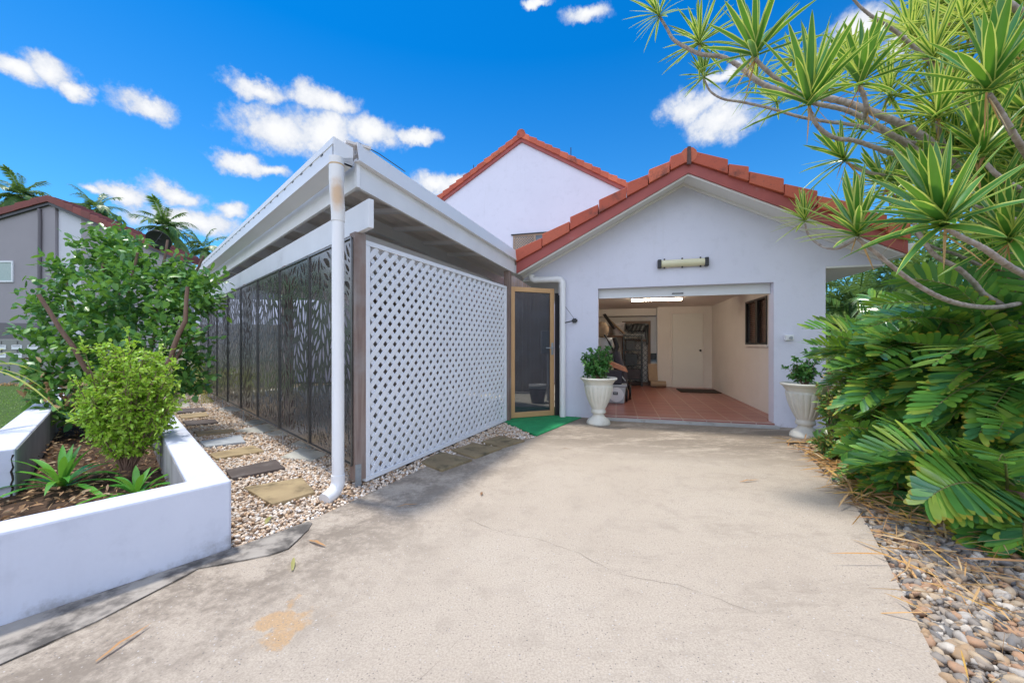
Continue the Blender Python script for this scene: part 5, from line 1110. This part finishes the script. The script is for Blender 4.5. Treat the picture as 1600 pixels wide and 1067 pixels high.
def head(p, ax_, L, n, W=.028, spread=(8,112), curl=.28, edge=.62):
    p = Vector(p); ax_ = Vector(ax_).normalized(); e1 = ax_.orthogonal().normalized(); e2 = ax_.cross(e1)
    rows = np.array([0,.08,.25,.5,.75,.92,1.0]); wid = np.array([.75,.8,.98,1.0,.72,.34,.02]); nr = len(rows); V = []; T = []; mi = []
    for k in range(n):
        f = (k+.5)/n; th_ = R(spread[0]+(spread[1]-spread[0])*f**.9+random.uniform(-7,7)); a = k*2.39996+random.uniform(-.25,.25); l = L*random.uniform(.82,1.08)*(1-.12*abs(f-.35)); w = W*random.uniform(.85,1.15)
        d = ax_*math.cos(th_)+(e1*math.cos(a)+e2*math.sin(a))*math.sin(th_); s = d.cross(ax_)
        s = s.normalized() if s.length > 1e-3 else e1; u = s.cross(d).normalized(); cu = curl*random.uniform(.6,1.5)*(0.35+f); base = p+ax_*(.05*(1-f)*L/.35); b0 = len(V)
        for t, ww in zip(rows, wid):
            c = base+d*(l*t)-Vector((0,0,1))*(cu*l*t*t*.45)
            for x in (-1,-edge,0,edge,1): V.append(tuple(c+s*(w*ww*.5*x)+u*(abs(x)*w*ww*.14)))
        for r in range(nr-1):
            for q in range(4):
                i = b0+r*5+q; T += [(i,i+1,i+6),(i,i+6,i+5)]; m_ = 1 if q in (0,3) else 0; mi += [m_,m_]
    HD.add(np.array(V), np.array(T), np.array(mi))
HL = [ # u, v, Y, radius px, axis, leaf count, width, edge fraction
 (1031,27,3.5,60,(-.5,-.2,.8),34,.020,.45),(1093,70,3.45,75,(0,0,1),36,.020,.45),(1100,122,3.6,48,(-.1,0,1),28,.016,.5),(1180,90,2.9,112,(-.05,-.1,1),26,.034,.72),(1185,127,3.5,58,(-.4,.1,.7),28,.017,.45),
 (1215,162,3.7,52,(-.3,.2,.8),26,.017,.4),(1264,166,2.5,130,(-.05,-.15,1),26,.034,.72),(1275,112,3.4,75,(.1,.2,1),34,.022,.4),(1344,134,2.6,110,(.08,-.1,1),28,.032,.7),(1322,252,3.0,78,(-.7,-.2,.55),24,.026,.65),
 (1258,348,2.8,55,(-.25,-.2,.9),38,.016,.35),(1339,371,2.4,112,(-.25,-.25,.9),34,.028,.55),(1476,355,2.0,150,(-.5,-.2,.8),34,.040,.72),(1464,187,2.7,100,(-.05,-.15,1),34,.026,.5),(1545,145,2.2,150,(-.1,-.2,1),30,.040,.74),
 (1459,96,3.0,105,(-.1,0,1),40,.024,.35),(1534,248,2.55,120,(-.25,-.2,.9),32,.034,.66),(1385,292,3.1,75,(-.5,0,.8),26,.026,.6),(1391,152,3.3,80,(-.1,.1,1),36,.022,.4),(1505,40,3.1,115,(0,0,1),42,.024,.35),(1560,70,3.0,120,(.1,0,1),42,.026,.38),
 (1459,298,2.8,105,(-.5,-.1,.7),28,.034,.7),(1556,322,2.7,110,(-.5,-.2,.7),28,.036,.7),(1585,250,2.8,110,(.1,-.1,1),28,.034,.6),(1600,176,2.6,120,(.2,-.1,1),30,.034,.6),(1580,378,2.5,110,(-.4,-.2,.6),28,.034,.65),
 (1425,60,3.4,85,(-.1,.1,1),40,.022,.35),(1600,20,2.8,120,(0,0,1),36,.028,.4),(1640,110,2.9,130,(0,0,1),34,.03,.5),(1330,95,3.8,62,(0,.2,1),34,.020,.35),(1240,95,3.9,50,(0,.1,1),28,.018,.35),(1295,140,3.7,60,(-.1,.2,1),30,.020,.38),
 (1500,130,3.3,90,(-.2,.2,.9),36,.024,.4),(1430,240,3.5,75,(-.4,.2,.7),28,.026,.55),(1500,230,3.3,85,(-.3,.2,.8),30,.026,.5),(1620,300,2.7,120,(0,-.2,.8),28,.036,.65),(1500,330,3.2,85,(-.3,.1,.8),26,.030,.65),(1540,20,3.6,85,(-.2,0,1),40,.022,.35),(1480,10,3.5,85,(-.2,0,1),40,.022,.35),(1560,190,3.4,85,(0,0,1),34,.024,.45),
 (1650,220,3.0,120,(0,0,1),30,.034,.6),(1555,420,3.1,85,(-.4,-.2,.5),24,.03,.65),(1420,345,3.3,65,(-.3,0,.8),24,.024,.6),(1348,205,3.5,50,(-.2,.1,1),26,.018,.45)]
for (u,v,Y,r,a,n,w,e) in HL: head(P3(u,v,Y), a, r/F*Y*.92, n, w*1.32, (5,82) if w >= .026 else (6,108), .30, e)
for k in range(20):     # heads deeper in the crown
    u, v, Y = random.uniform(1395,1620), random.uniform(-20,335), random.uniform(3.0,4.0)
    head(P3(u,v,Y), (random.uniform(-.5,.2),random.uniform(-.1,.3),1), random.uniform(.38,.5), 36, .032, (6,100), .3, random.choice((.35,.4,.5)))
for k in range(34):     # the rest of the crown, beyond the right edge of the picture and behind
    u, v, Y = random.uniform(1480,1900), random.uniform(-160,420), random.uniform(3.1,4.6)
    if u < 1560 and v < -20: continue
    head(P3(u,v,Y), (random.uniform(-.4,.3),random.uniform(-.3,.3),1), random.uniform(.36,.5), 34, .036, (6,108), .3, random.choice((.4,.5,.65)))
HD.build('crown', [M['leaf_drac'], M['leaf_edge']], DT)
DL_ = Acc()
for (u,v,Y,r,a,n,w,e) in HL:
    if w < .022: continue
    m = random.randint(2,6); p = np.array(P3(u,v,Y)[:])+RNG.normal(size=(m,3))*.012; DL_.add(*leaves(p, RNG.normal(size=(m,3))*np.array([.55,.55,.2])+np.array([0,0,-1.]), RNG.uniform(.16,.34,m), RNG.uniform(.006,.014,m), .3, .1, (0,.3,.7,1.0), (.8,1,.7,.05)))
DL_.build('dead_leaves', M['straw'], DT)
# ------------------------------------------------------------------ palms and trees in the distance
def palm(c, h, nf, L, lab, seed, cat='palm', mat='leaf_palm', name='palm_tree', el=(-25,80), npair=30, ll=.62, lw=.10, grp=None, lean=(0,0), rt=.14, az=(0,360), droop=1.2):
    random.seed(seed); t = thing(name, c, lab, cat, grp); top = Vector(c)+Vector((lean[0],lean[1],h)); b = MB(); c = Vector(c); b.tube([c, c.lerp(top,.35)+Vector((lean[0]*.1,0,0)), c.lerp(top,.7), top], [rt*1.3,rt,rt*.85,rt*.7], 10); b.build('trunk', M['bark_grey'], t); A = Acc()
    for k in range(nf):
        a = R(az[0]+(az[1]-az[0])*((k*.618)%1)+random.uniform(-8,8)); e = R(el[0]+(el[1]-el[0])*(k+.5)/nf); d = Vector((math.cos(a)*math.cos(e),math.sin(a)*math.cos(e),math.sin(e)))
        frond(A, top, d, L*random.uniform(.85,1.1), npair, ll, lw, droop, .0, None, lang=55, ldroop=.45, rach=.02*L/2.5, start=.15, jit=.12)
    A.build('crown', M[mat], t); return t
def gp2(u, Y): return ((u-800)/F*Y, Y, -.06)
palm(gp2(32,30), ZA(306,30), 20, 2.05, 'coconut palm behind the left end of the grey neighbour roof', 51, grp='coconut palms behind the neighbour house')
palm(gp2(150,34), ZA(326,34), 16, 2.0, 'smaller pale palm just showing over the neighbour ridge', 52, grp='coconut palms behind the neighbour house')
palm(gp2(250,28), ZA(355,28), 20, 1.9, 'coconut palm rising right behind the satellite dish', 53, grp='coconut palms behind the neighbour house', lean=(.3,0))
palm(gp2(318,31), ZA(388,31), 16, 2.0, 'low palm crown next to the carport gutter, right of the satellite dish', 54, grp='coconut palms behind the neighbour house')
# low yellow palm and undergrowth at the far end of the pebble path
yp2 = G(283,628); palm((yp2[0]-.25,yp2[1],0), .35, 16, .95, 'low yellowing palm at the end of the pebble path beside the last screen', 55, 'palm', 'leaf_yellowpalm', 'dwarf_palm', (5,75), 18, .30, .022, None, (0,0), .05, (0,360), .9)
yp3 = G(305,618); bush('undergrowth_bush', (yp3[0],yp3[1]+.3), 0, [((yp3[0]+.1,yp3[1]+.3,.45),(.55,.4,.45)),((yp3[0]-.5,yp3[1]+.5,.6),(.5,.4,.5))], 1500, .12, .065, None, 'broad leaved green bush under the low yellow palm by the last screen', 'bush', None, 24, 'leaf_shrub')
pf = fence((-9.9,10.9), (-6.2,10.6), 1.75, 'paling', 'weathered pale timber paling fence beyond the last perforated screen')
# dense palms and trees behind the right of the garage
palm((8.0,8.9,0), 2.0, 30, 2.1, 'bushy cane palm behind the right corner of the garage', 61, el=(-20,80), npair=30, ll=.42, lw=.05, rt=.07, name='cane_palm', grp='cane palms right of the garage')
palm((9.6,9.6,0), 2.7, 30, 2.3, 'taller cane palm right of the garage behind the cycads', 62, el=(-30,80), npair=30, ll=.45, lw=.05, rt=.07, name='cane_palm', grp='cane palms right of the garage')
palm((7.6,6.7,0), 1.5, 26, 1.8, 'nearer cane palm rising just behind the tallest cycad', 63, el=(-20,80), npair=28, ll=.40, lw=.045, rt=.06, name='cane_palm', grp='cane palms right of the garage')
def tree(name, c, h, lobes_, n, L, mat, lab, seed, grp=None):
    global RNG
    RNG = np.random.default_rng(seed); random.seed(seed); t = thing(name, c, lab, 'tree', grp); b = MB(); A = Acc(); c = Vector(c); b.tube([c, c+Vector((.1,0,h*.3)), c+Vector((0,.1,h*.6))], [.16,.12,.08], 10)
    for o, r in lobes_:
        q = c+Vector(o); b.tube([c+Vector((.05,0,h*.35)), c.lerp(q,.6)+Vector((0,0,h*.18)), q], [.07,.045,.02], 6); m = n//len(lobes_); k = max(4,m//10); d = norm(RNG.normal(size=(k,3)))*(RNG.uniform(.2,1,k)**.5*r)[:,None]; d[:,2] *= .8
        for tp in np.array(q)+d:
            dv = norm((tp-np.array(q))+RNG.normal(size=3)*.2); pos = tp+RNG.normal(size=(10,3))*r*.11; A.add(*leaves(pos, dv[None]*.6+RNG.normal(size=(10,3))*.8, L*RNG.uniform(.7,1.2,10), L*.48*RNG.uniform(.8,1.1,10), .1, .2))
    b.build('trunk', M['bark'], t); A.build('crown', M[mat], t); return t
tree('garden_tree', (8.2,6.0,0), 4.4, [((0,0,3.4),1.0),((-.7,.2,2.7),.8),((.8,-.2,3.0),1.0),((.2,-.6,2.3),.9),((-.3,.5,3.9),.7),((1.4,0,2.2),.9)], 4200, .12, 'leaf_back', 'dense leafy tree behind the dracaena on the right', 71)
tree('garden_tree', (12.5,12.0,0), 5.0, [((0,0,3.9),1.2),((-1.2,.2,3.0),1.1),((1.2,-.2,3.3),1.2),((.2,-.6,2.3),1.2),((-1.8,.2,1.8),1.0)], 3600, .17, 'leaf_back', 'broad garden tree far right behind the cane palms', 72)
tree('garden_tree', (10.2,7.6,0), 4.6, [((0,0,3.2),1.1),((-.9,.2,2.5),.95),((.9,-.2,2.8),1.1),((.2,-.6,1.9),1.0),((-.5,.5,1.3),.9),((1.2,0,1.6),1.0)], 4200, .14, 'leaf_back', 'bushy tree filling the gap between the cane palms and the dracaena', 73)
tree('garden_tree', (-7.2,15.2,0), 4.2, [((0,0,2.6),1.3),((-1.6,.2,2.2),1.2),((1.7,-.2,2.4),1.3),((3.2,0,2.2),1.1),((-3.0,.3,2.0),1.1)], 6500, .2, 'leaf_back', 'leafy tree behind the white garden wall, seen only through the perforated screens', 74)
yb = (3.40,4.05); bush('verge_bush', yb, 0, [((3.45,4.05,.50),(.20,.25,.28)),((3.52,4.15,.80),(.2,.25,.22)),((3.16,3.70,.22),(.18,.2,.15)),((3.38,3.75,.36),(.2,.2,.25))], 1500, .085, .030, None, 'small oval leaved plant at the foot of the right urn, in front of the cycads', 'bush', None, 26, 'leaf_verge')
RNG = np.random.default_rng(99); random.seed(99)
# ------------------------------------------------------------------ neighbour house, letterboxes, lawn
NY = 16.0
def nx(u): return (u-800)/F*NY
def nz(v): return ZA(v, NY)
NB = thing('neighbour_house', (nx(75),NY,-.06), 'grey rendered two storey neighbour house with a dark red tiled roof on the left', 'house')
def xz(mb, poly, y0, y1):
    n = len(poly); mb.add([(x,y0,z) for x,z in poly]+[(x,y1,z) for x,z in poly], [tuple(range(n)), tuple(range(2*n-1,n-1,-1))]+[((i+1)%n,i,n+i,n+(i+1)%n) for i in range(n)])
apx, apz = nx(80), nz(305)-.33; sR = (nz(305)-nz(394))/(nx(282)-nx(80)); sL = (nz(305)-nz(328))/(nx(80)-nx(0))
xr, xl = nx(293), nx(-220)
zl = apz-sL*(apx-xl); zr_ = apz-sR*(xr-apx); e86 = nx(86); e126 = nx(126)
def rz_(x): return apz-sL*(apx-x) if x < apx else apz-sR*(x-apx)
b = MB(); xz(b, [(xl,-.06),(e86,-.06),(e86,rz_(e86)),(apx,apz),(xl,zl)], NY, NY+.3); b.build('wall', M['nb_wall'], NB)
b = MB(); xz(b, [(e86+.03,-.06),(e126,-.06),(e126,rz_(e126)),(e86+.03,rz_(e86+.03))], NY+.10, NY+.35); b.build('pale_wall_panel', M['nb_white'], NB)
b = MB(); xz(b, [(e126,-.06),(xr,-.06),(xr,zr_),(e126,rz_(e126))], NY+.02, NY+.3); b.box(xl,xr,NY+.36,NY+9,-.06,min(zl,zr_)-.05); b.build('wall', M['nb_wall'], NB)
b = MB(); xz(b, [(xl,nz(560)),(nx(86),nz(560)),(nx(86),nz(506)),(xl,nz(500))], NY-.04, NY-.002); b.build('dark_wall_band', M['nb_dark'], NB)
b = MB()
for s in (-1,1):
    n = 16 if s > 0 else 12
    for k in range(n):
        f0, f1 = k/n, (k+1)/n+.004; x0, x1 = (xl+(apx-xl)*f0, xl+(apx-xl)*f1) if s < 0 else (xr-(xr-apx)*f0, xr-(xr-apx)*f1); z0, z1 = rz_(x0), rz_(min(x1,apx) if s < 0 else max(x1,apx))
        pol = [(x0,z0+.03),(x1,z1+.02),(x1,z1+.27),(x0,z0+.33)]; xz(b, pol if s < 0 else pol[::-1], NY-.16+random.uniform(-.01,.01), NY+1.0)
b.build('roof', M['tile_far'], NB, bevel=.01)
b = MB()
for s in (-1,1):
    pol = [(xl,zl-.10),(apx,apz-.10),(apx,apz+.03),(xl,zl+.03)] if s < 0 else [(xr,zr_+.03),(apx,apz+.03),(apx,apz-.10),(xr,zr_-.10)]
    xz(b, pol, NY-.10, NY-.03)
b.build('barge_board', M['dark'], NB)
b = MB(); b.tube([(nx(64),NY-.06,nz(327)),(nx(65),NY-.06,nz(345)),(nx(64),NY-.06,nz(462)),(nx(64),NY-.06,nz(540))], .055, 8); b.build('downpipe', M['nb_dark'], NB)
for (u0,v0,u1,v1) in ((-26,408,22,441),(88,428,106,448)):
    b = MB(); x0,x1,z0,z1 = nx(u0),nx(u1),nz(v1),nz(v0); t = .06
    b.box(x0,x1,NY-.05,NY+.04,z0,z0+t); b.box(x0,x1,NY-.05,NY+.04,z1-t,z1); b.box(x0,x0+t,NY-.05,NY+.04,z0+t,z1-t); b.box(x1-t,x1,NY-.05,NY+.04,z0+t,z1-t); b.box((x0+x1)/2-.03,(x0+x1)/2+.03,NY-.04,NY+.04,z0+t,z1-t)
    wn_ = b.build('window', M['white'], NB); b = MB(); b.box(x0+t,x1-t,NY-.02,NY-.005,z0+t,z1-t); b.build('pane', M['pane_green'], wn_)
SDH = thing('satellite_dish', (nx(268),NY-.4,nz(392)), 'dark oval satellite dish on the slope of the neighbour roof', 'satellite dish')
b = MB(); cD = Vector((nx(267),NY-.55,nz(381))); nD = Vector((.15,-.45,-.35)).normalized(); e1 = nD.orthogonal().normalized(); e2 = nD.cross(e1); vs = []; 
for j in range(5):
    for k in range(28): a = 2*math.pi*k/28; rr = .42*j/4; vs.append(cD+(e1*math.cos(a)*1.0+e2*math.sin(a))*rr-nD*(.10*(1-(j/4)**2)))
b.add(vs, [(j*28+k,j*28+(k+1)%28,(j+1)*28+(k+1)%28,(j+1)*28+k) for j in range(4) for k in range(28)], 0, True); b.build('dish', M['dark'], SDH, solid=.015)
b = MB(); b.tube([cD-nD*.1,(nx(270),NY-.2,nz(388)),(nx(272),NY-.08,nz(396))], .025, 8); b.tube([cD-e1*.4,cD+nD*.35-e1*.05], .012, 6); b.build('mast', M['dark'], SDH)
LY = 11.6
def lx_(u): return (u-800)/F*LY
LBW = thing('letterbox_wall', (lx_(40),LY,-.06), 'low grey rendered letterbox wall with numbered white slots at the left edge', 'letterbox wall'); LBW['kind'] = 'thing'
b = MB(); b.box(lx_(-180),lx_(150),LY,LY+.35,-.06,ZA(530,LY)); b.build('wall', M['lb_wall'], LBW, bevel=.01)
def digit(ch, u, v, size):
    cu = bpy.data.curves.new('digit', 'FONT'); cu.body = ch; cu.size = size; cu.extrude = .004; cu.align_x = 'CENTER'; tmp = bpy.data.objects.new('tmp', cu); COL.objects.link(tmp)
    dg = bpy.context.evaluated_depsgraph_get(); me = bpy.data.meshes.new_from_object(tmp.evaluated_get(dg)); bpy.data.objects.remove(tmp); o = bpy.data.objects.new('number', me); COL.objects.link(o); me.materials.clear(); me.materials.append(M['digits'])
    o.parent = LBW; o.location = Vector((lx_(u),LY-.006,ZA(v,LY)))-ORIG[LBW.name]; o.rotation_euler = (R(90),0,0)
for ch, u, v in (('1',2.5,537.5),('2',27.5,537),('3',52,537),('4',2.5,551),('5',27.5,551),('6',52,551)): digit(ch, u, v, .12)
digit('3', 14, 579, .20)
for u, v in ((2,542),(27,542),(52,542),(2,555),(27,555),(52,555)):
    x, z = lx_(u), ZA(v,LY); b = MB(); b.box(x-.155,x+.155,LY-.02,LY-.001,z-.075*1.0,z+.055); s_ = b.build('letter_slot', M['metalwhite'], LBW, bevel=.004); b = MB(); b.box(x-.12,x+.12,LY-.026,LY-.0205,z+.012,z+.03); b.build('flap', M['nb_dark'], s_)
n = 26000; gx, gy = RNG.uniform(-13.5,-4.2,n), RNG.uniform(3.2,11.5,n); k = inpoly(gx,gy,[(-13.5,2),(-3.9,3.2),(-9.5,8.9),(-10,11.6),(-16,11.6)]); gx, gy = gx[k], gy[k]; n = len(gx)
V, T = leaves(np.column_stack([gx,gy,np.full(n,-.02)]), RNG.normal(size=(n,3))*np.array([.5,.5,.15])+np.array([0,0,1.]), RNG.uniform(.03,.08,n), RNG.uniform(.006,.012,n), .1, .3, (0,1.0), (1,.1))
tag(np_mesh('grass', V, T, M['grass']), kind='stuff')
n = 500; gx = RNG.uniform(-16,-11.5,n); V, T = leaves(np.column_stack([gx,RNG.uniform(11.1,11.5,n),np.full(n,-.02)]), RNG.normal(size=(n,3))*np.array([.6,.6,.2])+np.array([0,0,1.]), RNG.uniform(.08,.25,n), .012, .1, .4)
tag(np_mesh('grass', V, T, M['straw']), kind='stuff')
# ------------------------------------------------------------------ litter on the right, fallen leaves on the slab
n = 900; q = sample(STONES, 330); w_ = RNG.random(len(q)) < np.clip((q[:,1]-1.2)/1.8, .14, 1); q = q[w_]; n = len(q)
A = Acc(); A.add(*leaves(np.column_stack([q,RNG.uniform(.02,.07,n)]), RNG.normal(size=(n,3))*np.array([1,1,.16]), RNG.uniform(.08,.34,n), RNG.uniform(.004,.013,n), .15, .05, (0,.3,.7,1.0), (.4,1,.8,.05)))
tag(A.build('dry_litter', M['straw']), kind='stuff')
q = sample([G(1285,735),G(1330,790),G(1400,800),G(1600,850),(4.2,2.6),(4.2,3.0),(3.6,4.4)], 900); n = len(q); A = Acc(); A.add(*leaves(np.column_stack([q,RNG.uniform(.02,.12,n)]), RNG.normal(size=(n,3))*np.array([1,1,.25]), RNG.uniform(.07,.26,n), RNG.uniform(.006,.018,n), .2, .1))
tag(A.build('dry_litter', M['straw']), kind='stuff')
FL = [(150,1036,237,977,'straw','long pale straw strip lying on the concrete in front of the planter',.014),(457,893,459,873,'leaf_yellowpalm','short yellow leaf on the slab, the one pointing at the camera',.02),(483,846,510,856,'straw','yellow dry leaf on the slab below the downpipe shoe',.018),
 (620,793,654,789,'straw','thin brown leaf on the slab in front of the lattice',.012),(1156,754,1186,751,'straw','thin leaf on the slab in front of the garage opening',.014),(752,775,753,770,'litter','tiny dark leaf curled on the slab near the long crack',.02),(878,701,892,703,'litter','small dark twig on the slab near the left urn',.008),(415,820,424,808,'leaf_yellowpalm','orange leaf on the pebbles between the planter corner and the downpipe',.03)]
for u0,v0,u1,v1,mt,lab,w in FL:
    p0, p1 = Vector((*G(u0,v0),.006)), Vector((*G(u1,v1),.006)); L = (p1-p0).length; d = (p1-p0)/L; A = Acc()
    V, T = leaves(np.array([p0[:]]), np.array([[d.x,d.y,.05]]), L, w, .25, .03, tuple(np.linspace(0,1,6)), (.4,.8,1,.9,.6,.05), np.array([[0,0,1.]])); V[:,2] += np.where(np.arange(len(V))//3 % 5 == 2, .008, .002); A.add(V, T)
    tag(A.build('fallen_leaf', M[mt]), lab, 'fallen leaf', 'fallen leaves on the ground')
random.seed(5)
for k in range(26):       # extra flecks
    pass
